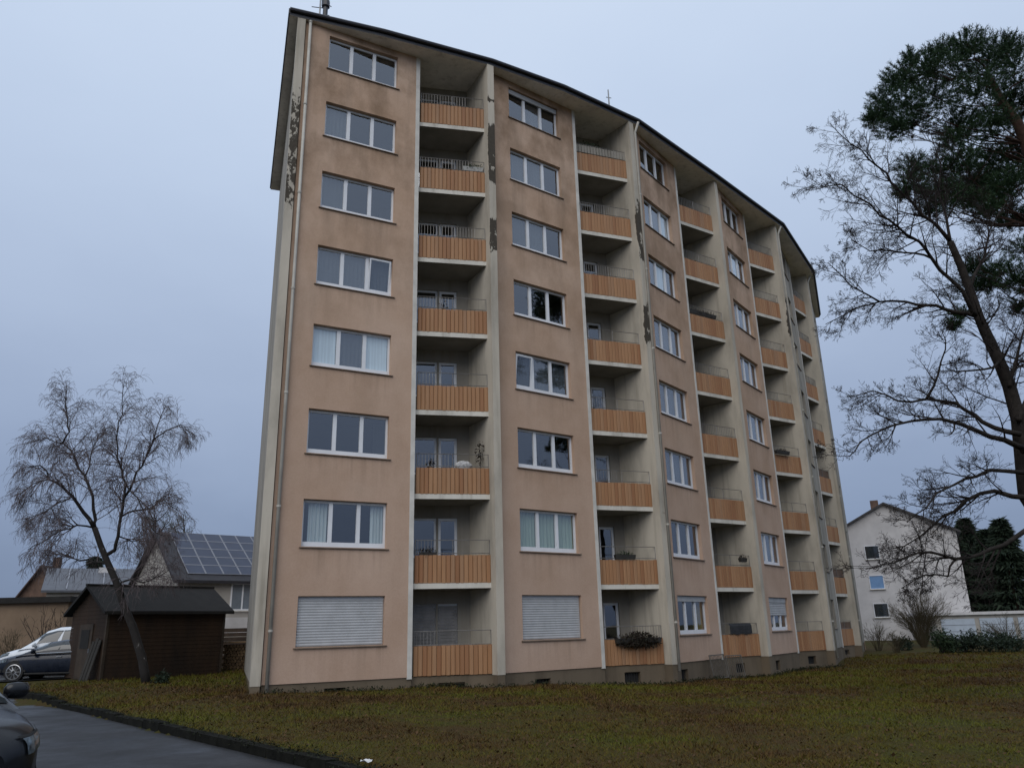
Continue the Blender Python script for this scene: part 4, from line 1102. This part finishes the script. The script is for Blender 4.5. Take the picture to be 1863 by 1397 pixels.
# garages
p = at(-70, 1088, 40); p2 = at(126, 1090, 40)
t = empty('garage', (p.x, 40, 0)); tag(t, 'long beige garage with a flat dark roof edge behind the cars', 'garage')
W_ = p2.x-p.x; zt = at(20, 1087, 40).z
MB().box(0, W_, 0, 5, -.5, zt-.28).build('wall', M['beige'], t)
MB().box(-.2, W_+.2, -.25, 5.2, zt-.279, zt).build('roof', M['shed_roof'], t)
p = at(1700, 1112, 58); p2 = at(1960, 1112, 58); zt = at(1790, 1112, 58).z
t = empty('garage', (p.x, 58, 0)); tag(t, 'row of white garages with pale doors in front of the conifers', 'garage')
W_ = p2.x-p.x
MB().box(0, W_, .1, 5, -.5, zt-.2).build('wall', M['house_cream'], t)
MB().box(-.15, W_+.15, -.1, 5.1, zt-.199, zt).build('roof', M['house_white'], t)
dm = plain('pale_blue_door', (.42, .48, .55), .5, .1, 2)
for i in range(4):
    o = MB().box(.35+i*2.75, 2.75+i*2.75, .03, .098, -.2, zt-.45).build('garage_door', dm, t)
    for q in range(1, 4): MB().box(.36+i*2.75, 2.74+i*2.75, .015, .029, -.2+(zt-.25)*q/4, -.17+(zt-.25)*q/4).build('door_rib', M['alu'], o)

# --- garden shed
C = Vector((-14.6, 28.8, .2)); th = R(50)
shed = empty('garden_shed', C, th); tag(shed, 'dark brown wooden garden shed behind the birch', 'shed')
SL_, SW_, SE_, SR_ = 4.52, 3.03, 2.45, 3.28
MB().box(.05, SL_-.05, .05, SW_-.05, -.4, SE_-.1).build('core', M['shed_roof'], shed)
pm = MB().box(0, SL_, -.014, .03, 0, .135).mesh('plank', M['shed_wood'])
for i in range(int(SE_/.14)): put('plank', pm, shed, (0, random.uniform(-.004, .004), .02+.14*i)).rotation_euler = (R(-3), 0, 0)
for i in range(int(SR_/.14)):
    z = .02+.14*i; hw = SW_/2 if z < SE_-.1 else max(.05, SW_/2*(SR_-z-.12)/(SR_-SE_))
    y0 = SW_/2-hw
    MB().box(-.014, .03, y0, SW_-y0, 0, .135).build('plank', M['shed_wood'], shed, (random.uniform(-.004, .004), 0, z))
r = MB()
for sg in (-1, 1):
    y1 = SW_/2 + sg*(SW_/2+.28); z1 = SE_ - .28*(SR_-SE_)/(SW_/2)
    top = [(-.25, SW_/2, SR_+.06), (SL_+.25, SW_/2, SR_+.06), (SL_+.25, y1, z1+.06), (-.25, y1, z1+.06)]; n = len(r.v)
    r.v += top + [(x, y, z-.11) for x, y, z in top]
    r.f += [(n, n+1, n+2, n+3), (n+7, n+6, n+5, n+4), (n+3, n+2, n+6, n+7), (n, n+3, n+7, n+4), (n+1, n+5, n+6, n+2)]
ro = r.build('roof', M['shed_roof'], shed)
MB().box(-.27, SL_+.27, SW_/2-.08, SW_/2+.08, SR_+.03, SR_+.10).build('ridge_cap', M['shed_roof'], ro)
dw = plain('shed_door', (.040, .028, .018), .8, .4, 3)
d_ = MB().box(-.06, -.02, 1.0, 2.1, .05, 1.95).build('door', dw, shed)
MB().box(-.075, -.061, 1.2, 1.9, 1.1, 1.75).build('door_pane', M['shed_roof'], d_); MB().box(-.09, -.061, 1.05, 1.12, .95, 1.1).build('handle', M['metal'], d_)
MB().box(-.03, .06, -.035, .06, 0, SE_).build('corner_post', dw, shed); MB().box(SL_-.06, SL_+.03, -.035, .06, 0, SE_).build('corner_post', dw, shed)
# boards leaning on the shed's gable
lp_ = plain('grey_board', (.028, .025, .02), .9, .3, 5, stretch=(1, 1, .2))
for q, (y, h_, lab) in enumerate(((.25, 1.45, 'grey board leaning on the shed corner, nearest the lawn'), (.50, 1.5, 'middle of three grey boards leaning on the shed corner'), (.75, 1.4, 'grey board leaning on the shed beside its door'))):
    x = C + Vector((math.cos(th)*-.38-math.sin(th)*y, math.sin(th)*-.38+math.cos(th)*y, -.02))
    o = MB().box(-.015, .015, -.1, .1, 0, h_).build('board', lp_, None, x, th); o.rotation_euler = (0, R(13), th)
    tag(o, lab, 'board', 'boards leaning on the shed')
# firewood pile between the shed and the block
wp = at(402, 1216, 33.6); wp.z = .2
t = empty('firewood_pile', wp, R(8)); tag(t, 'stacked firewood between the shed and the block', 'firewood')
lm = MB().tube([(0, 0, 0), (0, .5, 0)], .065, 8).mesh('log', plain('log_wood', (.13, .085, .045), .9, .5, 9)); 
for i in range(9):
    for j in range(9): put('log', lm, t, (.07+.135*i+(j % 2)*.06, random.uniform(-.04, .04), .07+.118*j))
MB().box(-.05, 1.3, -.15, .7, 1.14, 1.19).build('cover_board', plain('tan_board', (.26, .17, .09), .8, .2, 3), t)
wf = at(396, 1165, 37); t = empty('board_fence', (wf.x, 37, .2), R(6)); tag(t, 'dark brown board fence behind the firewood', 'fence')
bm_ = MB().box(0, 3.2, -.015, .015, 0, .17).mesh('board', plain('fence_board', (.05, .034, .024), .9, .4, 3))
for j in range(9): put('board', bm_, t, (0, 0, .05+.19*j))
for x in (0, 1.6, 3.1): MB().box(x, x+.09, .016, .1, 0, 1.85).build('post', M['shed_wood'], t)

# ------------------------------------------------------------------ cars
def lerp_tab(tab, x):
    return float(np.interp(x, [a for a, _ in tab], [b for _, b in tab]))
def make_car(origin, rot, mat, label, S):
    t = empty('parked_car', origin, rot); tag(t, label, 'car', 'parked cars')
    L, hwm = S['L'], S['hw']
    hw = [(0, .50*hwm), (.05, .66*hwm), (.14, .80*hwm), (.30, .91*hwm), (.6, .975*hwm), (1.1, hwm), (L-.9, hwm), (L-.3, .95*hwm), (L-.08, .84*hwm), (L, .72*hwm)]
    zt, zb = S['top'], [(0, .34), (.15, .22), (.5, .19), (L-.5, .2), (L-.1, .3), (L, .4)]
    def sec(x, th_, off=0.0):
        h_, a, b = lerp_tab(hw, x), lerp_tab(zb, x), lerp_tab(zt, x); e = .40
        c, s_ = math.cos(th_), math.sin(th_)
        y = h_*(abs(c)**e)*(1 if c >= 0 else -1); z = (a+b)/2 + (b-a)/2*(abs(s_)**(e*1.15))*(1 if s_ >= 0 else -1)
        crown = S['crown']*(1-(y/h_)**2) if s_ > 0 else 0
        k_ = 1+off/h_
        return (x - off*(1 if x < .5 else 0), y*k_, z+crown + off*(s_ > .3))
    xs_ = [0, .02, .05, .09, .14, .2, .3, .4, .5, .65, .8, 1.0, 1.1, 1.3, 1.6, 2, 2.5, 3, L-1, L-.7, L-.5, L-.3, L-.2, L-.1, L-.04, L]
    ths = [2*math.pi*i/48 for i in range(49)]
    b = MB(); b.grid([[sec(x, a) for a in ths] for x in xs_]); b.poly([sec(0, a) for a in ths[:-1]][::-1]); b.poly([sec(L, a) for a in ths[:-1]])
    body = b.build('body', mat, t, smooth=True)
    # cabin
    gr = S['roof']; belt = [(x, lerp_tab(zt, x)-.05) for x in np.linspace(.8, L, 30)]
    def cab(x, th_, off=0.0):
        zr_, zbelt = lerp_tab(gr, x), lerp_tab(zt, x)-.06; h_ = max(0.01, zr_-zbelt); w_ = hwm*.955
        c, s_ = math.cos(th_), math.sin(th_)
        tz = abs(s_)**.62; y = w_*(abs(c)**.42)*(1-.20*tz*min(1, h_/.4))*(1 if c >= 0 else -1)
        nv = Vector((0, math.copysign(abs(c), c), abs(s_))); nv.normalize()
        return (x, y+nv.y*off, zbelt+h_*tz+nv.z*off)
    x0, x1 = gr[0][0], gr[-1][0]
    cx = sorted(set([x0+(x1-x0)*i/34 for i in range(35)] + [g[0] for g in gr]))
    th2 = [math.pi*i/28 for i in range(29)]
    b = MB(); b.grid([[cab(x, a) for a in th2] for x in cx]); b.f = [f[::-1] for f in b.f]; b.build('cabin', mat, t, smooth=True)
    def patch(xa, xb, ta, tb, name, m_, nx_=10, nt_=8, slant=0.0, off=.012):
        g_ = MB(); g_.grid([[cab(min(x1, max(x0, xa+(xb-xa)*i/nx_ + slant*math.sin(ta+(tb-ta)*j/nt_))), ta+(tb-ta)*j/nt_, off) for j in range(nt_+1)] for i in range(nx_+1)])
        g_.f = [f[::-1] for f in g_.f]; return g_.build(name, m_, t, smooth=True)
    wx0, wx1 = gr[0][0]+.10, gr[1][0]-.02
    patch(wx0, wx1, R(38), R(142), 'windscreen', S.get('screen', M['car_glass']), 8, 14)
    for sg in (0, 1):
        for (xa, xb, sl_) in S['side']:
            a0, a1 = (R(8), R(46)) if sg == 0 else (R(172), R(134))
            patch(xa, xb, a0, a1, 'side_window', M['car_glass'], 8, 6, sl_)
    # wheels
    for x in S['axles']:
        for sg in (-1, 1):
            y = sg*(hwm-.10); wr = S['wr']
            w_ = MB().tube([(x, y-.11, wr), (x, y-.10, wr), (x, y+.10, wr), (x, y+.11, wr)], [wr-.03, wr, wr, wr-.03], 28)
            tyre = w_.build('wheel', M['tyre'], t, smooth=False)
            rim = MB(); yy = y+sg*.112
            for q in range(10):
                a = 2*math.pi*q/10; ca_, sa_ = math.cos(a), math.sin(a)
                rim.tube([(x+.05*ca_, yy, wr+.05*sa_), (x+(wr-.09)*ca_, yy, wr+(wr-.09)*sa_)], [.028, .02], 4)
            rim.tube([(x+(wr-.085)*math.cos(2*math.pi*q/24), yy, wr+(wr-.085)*math.sin(2*math.pi*q/24)) for q in range(25)], .018, 5)
            rim.build('rim', M['rim'], tyre)
            ar = MB(); n_ = 14
            ar.grid([[(x+rd_*math.cos(math.pi*q/n_), sg*(lerp_tab(hw, x)+.004), wr+rd_*math.sin(math.pi*q/n_)*.98) for q in range(n_+1)] for rd_ in (wr-.02, wr+.07)])
            if sg > 0: ar.f = [f[::-1] for f in ar.f]
            ar.build('wheel_arch', M['tyre'], t)
    # headlights, grille, mirrors, handles, sill line
    def bpatch(xa, xb, za, zb_, sg, name, m_, n1=10, n2=6, off=.012, taper=0.0, rise=0.0):
        """patch on the body between two x stations and two heights"""
        rows = []
        for i in range(n1+1):
            x = xa+(xb-xa)*i/n1; row = []
            for j in range(n2+1):
                za_ = za + rise*i/n1 + taper*(i/n1); zz = za_+(zb_+rise*i/n1-za_)*j/n2
                lo, hi = -math.pi/2, math.pi/2
                for _ in range(22):
                    md = (lo+hi)/2
                    if sec(x, md)[2] < zz: lo = md
                    else: hi = md
                q = sec(x, lo, off); row.append((q[0]-off*.6, q[1]*sg, q[2]))
            rows.append(row)
        g_ = MB(); g_.grid(rows)
        if sg > 0: g_.f = [f[::-1] for f in g_.f]
        return g_.build(name, m_, t, smooth=True)
    for sg in (-1, 1):
        hl = bpatch(.09, .52, S['hl'][0], S['hl'][1], sg, 'headlight', M['lens'], 12, 6, .010, .03, S['hl'][2])
        bpatch(.08, .54, S['hl'][1]+.002, S['hl'][1]+.022, sg, 'light_rim', M['tyre'], 12, 2, .011, 0, S['hl'][2])
        bpatch(.06, .40, .33, .45, sg, 'fog_lamp_recess', M['tyre'], 8, 4, .008)
        mm = MB(); mx, mz = S['mirror']
        for q in range(7): pass
        mm.grid([[(mx+.10*math.cos(a)*r_*.7, sg*(hwm+.10)+.13*math.sin(a)*r_, mz+.085*v_) for a in [2*math.pi*q/14 for q in range(15)]] for r_, v_ in ((.05, -1), (.75, -.9), (1, -.3), (1, .35), (.75, .9), (.05, 1.02))])
        mi = mm.build('mirror', mat, t, smooth=True)
        MB().box(mx-.03, mx+.03, min(sg*(hwm-.06), sg*(hwm+.02)), max(sg*(hwm-.06), sg*(hwm+.02)), mz-.07, mz-.03).build('mirror_arm', M['tyre'], mi)
        for hx in S['handles']:
            MB().box(hx, hx+.2, min(sg*(hwm-.01), sg*(hwm+.02)), max(sg*(hwm-.01), sg*(hwm+.02)), .83, .86).build('door_handle', M['chrome'], t)
        bx = MB(); bx.tube([(x, sg*(hwm*.955+.012), lerp_tab(zt, x)-.02) for x in np.linspace(S['trim'][0], S['trim'][1], 12)], .012, 5); bx.build('window_trim', M['chrome'], t)
        MB().tube([(x, sg*(hwm+.002), .27) for x in np.linspace(1.25, L-1.2, 8)], .035, 6).build('side_sill', M['tyre'], t)
    g_ = MB()
    yw = hwm*.46
    g_.box(-.025, .02, -yw, yw, .36, .56); g_.build('grille', M['tyre'], t)
    for q in range(3): MB().box(-.034, -.02, -yw, yw, .39+.06*q, .405+.06*q).build('grille_bar', M['chrome'], t)
    MB().box(-.04, -.026, -.26, .26, .26, .35).build('plate_holder', M['tyre'], t)
    return t
suv = dict(L=4.35, hw=.90, crown=.035, wr=.36, top=[(0, .78), (.05, .88), (.14, .95), (.3, 1.01), (.6, 1.07), (1.0, 1.12), (1.25, 1.15), (2.2, 1.16), (3.6, 1.19), (4.2, 1.16), (4.35, 1.08)],
           roof=[(1.02, 1.07), (1.85, 1.60), (2.4, 1.69), (3.3, 1.67), (3.9, 1.55), (4.25, 1.15)], side=[(1.55, 2.42, .25), (2.52, 3.35, 0), (3.42, 3.85, -.1)], axles=(.86, 3.5), hl=(.72, .86, .07), mirror=(1.62, 1.22), handles=(2.3, 3.2), trim=(1.5, 3.9))
make_car((-4.99, 7.41, -.12), R(140), M['black_paint'], 'black car cut by the lower left frame corner, headlight towards the road', suv)
mpv = dict(suv); mpv.update(wr=.34, hl=(.62, .73, .05), mirror=(1.5, 1.05), top=[(0, .66), (.05, .72), (.14, .77), (.3, .82), (.6, .89), (1.0, .96), (1.25, .98), (2.2, 1.0), (3.6, 1.05), (4.2, 1.03), (4.35, .95)], roof=[(.80, .88), (1.85, 1.37), (2.3, 1.44), (3.2, 1.45), (3.9, 1.36), (4.3, 1.0)], side=[(1.35, 2.25, .3), (2.35, 3.2, 0), (3.3, 3.8, -.1)], screen=plain('pale_screen', (.10, .14, .17), .06, .2, 2, spec=1.0))
make_car((-19.55, 31.2, .19), R(4), M['blue_paint'], 'dark blue car parked left of the shed, alloy front wheel visible', mpv)
van = dict(mpv); van.update(L=4.6, hw=.93, top=[(0, .78), (.05, .86), (.14, .92), (.3, .98), (.6, 1.06), (1.0, 1.14), (1.25, 1.18), (4.4, 1.2), (4.6, 1.15)], roof=[(.85, 1.06), (1.75, 1.80), (2.2, 1.93), (3.4, 1.97), (4.4, 1.94), (4.58, 1.2)], side=[(1.5, 2.3, .25), (2.5, 3.3, 0)], hl=(.78, .90, .05), mirror=(1.55, 1.25), axles=(.85, 3.7))
make_car((-21.25, 34.0, .2), R(4), M['white_paint'], 'white van parked behind the dark blue car', van)

# ------------------------------------------------------------------ lawn cover
rg = np.random.default_rng(17)
def scatter(n, ymin, ymax, power):
    t = rg.random(n); y = ymin + (ymax-ymin)*t**power
    x = rg.uniform(-1, 1, n)*(y*.74+1.0)
    ok = road_dist(x, y) < -.12
    # keep clear of the building
    poly = [(-7.3, 21.95), (-3.1, 24.2), (-.6, 24.55), (2.9, 27.5), (5.3, 28.2), (8, 31.9), (10.2, 33.1), (12.5, 36.5), (14.6, 37.7), (16.9, 42.6), (18.5, 44.1), (22, 52)]
    ex = np.interp(x, [p[0] for p in poly], [p[1] for p in poly], left=99, right=99)
    ok &= ~((x > -7.3) & (y > ex)) & ~((x < -15.4) & (y > 29))
    gl = FIN[0][0] - (y-FIN[0][1])*.354
    ok &= ~((x <= -7.1) & (x > gl) & (y > 22))
    return x[ok], y[ok]
x, y = scatter(380000, 8.5, 46, 1.7)
n = len(x); z = ground_z(x, y)
patch_ = np.sin(x*.55+2*np.sin(y*.23))*np.cos(y*.41+1.1*np.sin(x*.37)) + .6*np.sin(x*1.9+y*1.3)
tuft = np.clip(np.sin(x*5.1+1.7*np.sin(y*3.3))*np.sin(y*4.7+1.9*np.sin(x*2.9)), 0, 1)**2
hgt = (.018 + .032*rg.random(n))*(1 + .35*patch_ + 1.3*tuft)*np.clip(y/16, .8, 1.7)
a = rg.uniform(0, 2*np.pi, n); wd = .004*np.clip(y/11, 1, 3.2)*(1+rg.random(n))
lean = rg.normal(0, .8, (n, 2))*hgt[:, None]
p = np.stack([x, y, z-.004], 1); dx = np.stack([np.cos(a)*wd, np.sin(a)*wd, np.zeros(n)], 1)
V = np.stack([p-dx, p+dx, p+np.concatenate([lean, hgt[:, None]], 1)], 1).reshape(-1, 3)
def grass_mat():
    m, nt, b = new_mat('dull_grass')
    g_ = nt.nodes.new('ShaderNodeNewGeometry')
    f = mth(nt, 'ADD', mth(nt, 'MULTIPLY', g_.outputs['Random Per Island'], .24), mth(nt, 'MULTIPLY', mth(nt, 'ADD', rampf(nt, pos_noise(nt, (1, 1, 1), .22, 4, .6), [(.34, .12), (.66, .88)]), mth(nt, 'MULTIPLY', pos_noise(nt, (1, 1, 1), .8, 5, .65), .75)), .68))
    c = rampf(nt, f, [(.52, (.052, .027, .010)), (.62, (.085, .047, .013)), (.70, (.094, .066, .011)), (.78, (.084, .070, .008)), (.90, (.090, .092, .010))])
    nt.links.new(c, b.inputs['Base Color']); b.inputs['Roughness'].default_value = .8; b.inputs['Specular IOR Level'].default_value = .2
    return m
o = put('lawn_grass', quick_mesh('lawn_grass', V, np.arange(3*n).reshape(-1, 3), grass_mat())); tag(o, 'short brownish winter grass of the lawn', 'grass', kind='stuff')
x, y = scatter(9000, 8.5, 44, 1.5); n = len(x); z = ground_z(x, y)
p = np.stack([x, y, z+.025+.02*rg.random(n)], 1); a = rg.uniform(0, 2*np.pi, n); s_ = .014*(1+rg.random(n))*np.clip(y/14, 1, 1.8)
d1 = np.stack([np.cos(a)*s_, np.sin(a)*s_, rg.normal(0, .4, n)*s_], 1); d2 = np.stack([-np.sin(a)*s_*.7, np.cos(a)*s_*.7, rg.normal(0, .4, n)*s_], 1)
V = np.stack([p-d1, p-d2, p+d1, p+d2], 1).reshape(-1, 3)
o = put('fallen_leaves', quick_mesh('fallen_leaves', V, np.arange(4*n).reshape(-1, 4), leafy('fallen_leaf', [(.040, .021, .009), (.062, .033, .013), (.085, .047, .018), (.05, .03, .014)]))); tag(o, 'brown fallen leaves scattered over the lawn', 'leaves', kind='stuff')
# weeds along the plinth and the kerb
vv = []
line = [(-6.8, 22.0), (-3.1, 23.95), (-.8, 24.4), (2.9, 27.3), (5.3, 28.0), (8, 31.6), (10.2, 32.9), (12.5, 36.3), (14.6, 37.5)]
for q in range(420):
    i = int(rg.integers(0, len(line)-1)); t_ = rg.random(); px_, py_ = (line[i][0]*(1-t_)+line[i+1][0]*t_, line[i][1]*(1-t_)+line[i+1][1]*t_)
    px_ += rg.normal(0, .12); py_ += rg.normal(0, .12)-.05
    v_, _ = leaf_cloud(12, px_, py_, float(ground_z(px_, py_))+.05, .10, .10, .07, .07, q); vv.append(v_)
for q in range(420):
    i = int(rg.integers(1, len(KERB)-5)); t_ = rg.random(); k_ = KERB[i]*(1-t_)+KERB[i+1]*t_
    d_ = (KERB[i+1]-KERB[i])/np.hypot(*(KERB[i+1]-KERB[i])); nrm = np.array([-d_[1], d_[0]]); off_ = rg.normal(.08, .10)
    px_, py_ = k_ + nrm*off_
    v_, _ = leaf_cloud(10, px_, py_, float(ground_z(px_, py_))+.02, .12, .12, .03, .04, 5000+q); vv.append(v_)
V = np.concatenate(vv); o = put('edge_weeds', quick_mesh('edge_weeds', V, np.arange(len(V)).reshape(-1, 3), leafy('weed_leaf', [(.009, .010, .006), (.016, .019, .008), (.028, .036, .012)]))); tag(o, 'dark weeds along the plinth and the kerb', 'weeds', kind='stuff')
# scrap of white litter by the kerb
lt = at(655, 1390, 10.9); lt.z = .05
l_ = MB(); l_.grid([[(.05*i, .04*j, .02*math.sin(i*2.1+j*1.7)) for i in range(4)] for j in range(4)])
tag(l_.build('litter', plain('white_paper', (.6, .6, .6), .8, .1, 3), None, lt), 'scrap of white litter on the lawn edge at the bottom', 'litter')
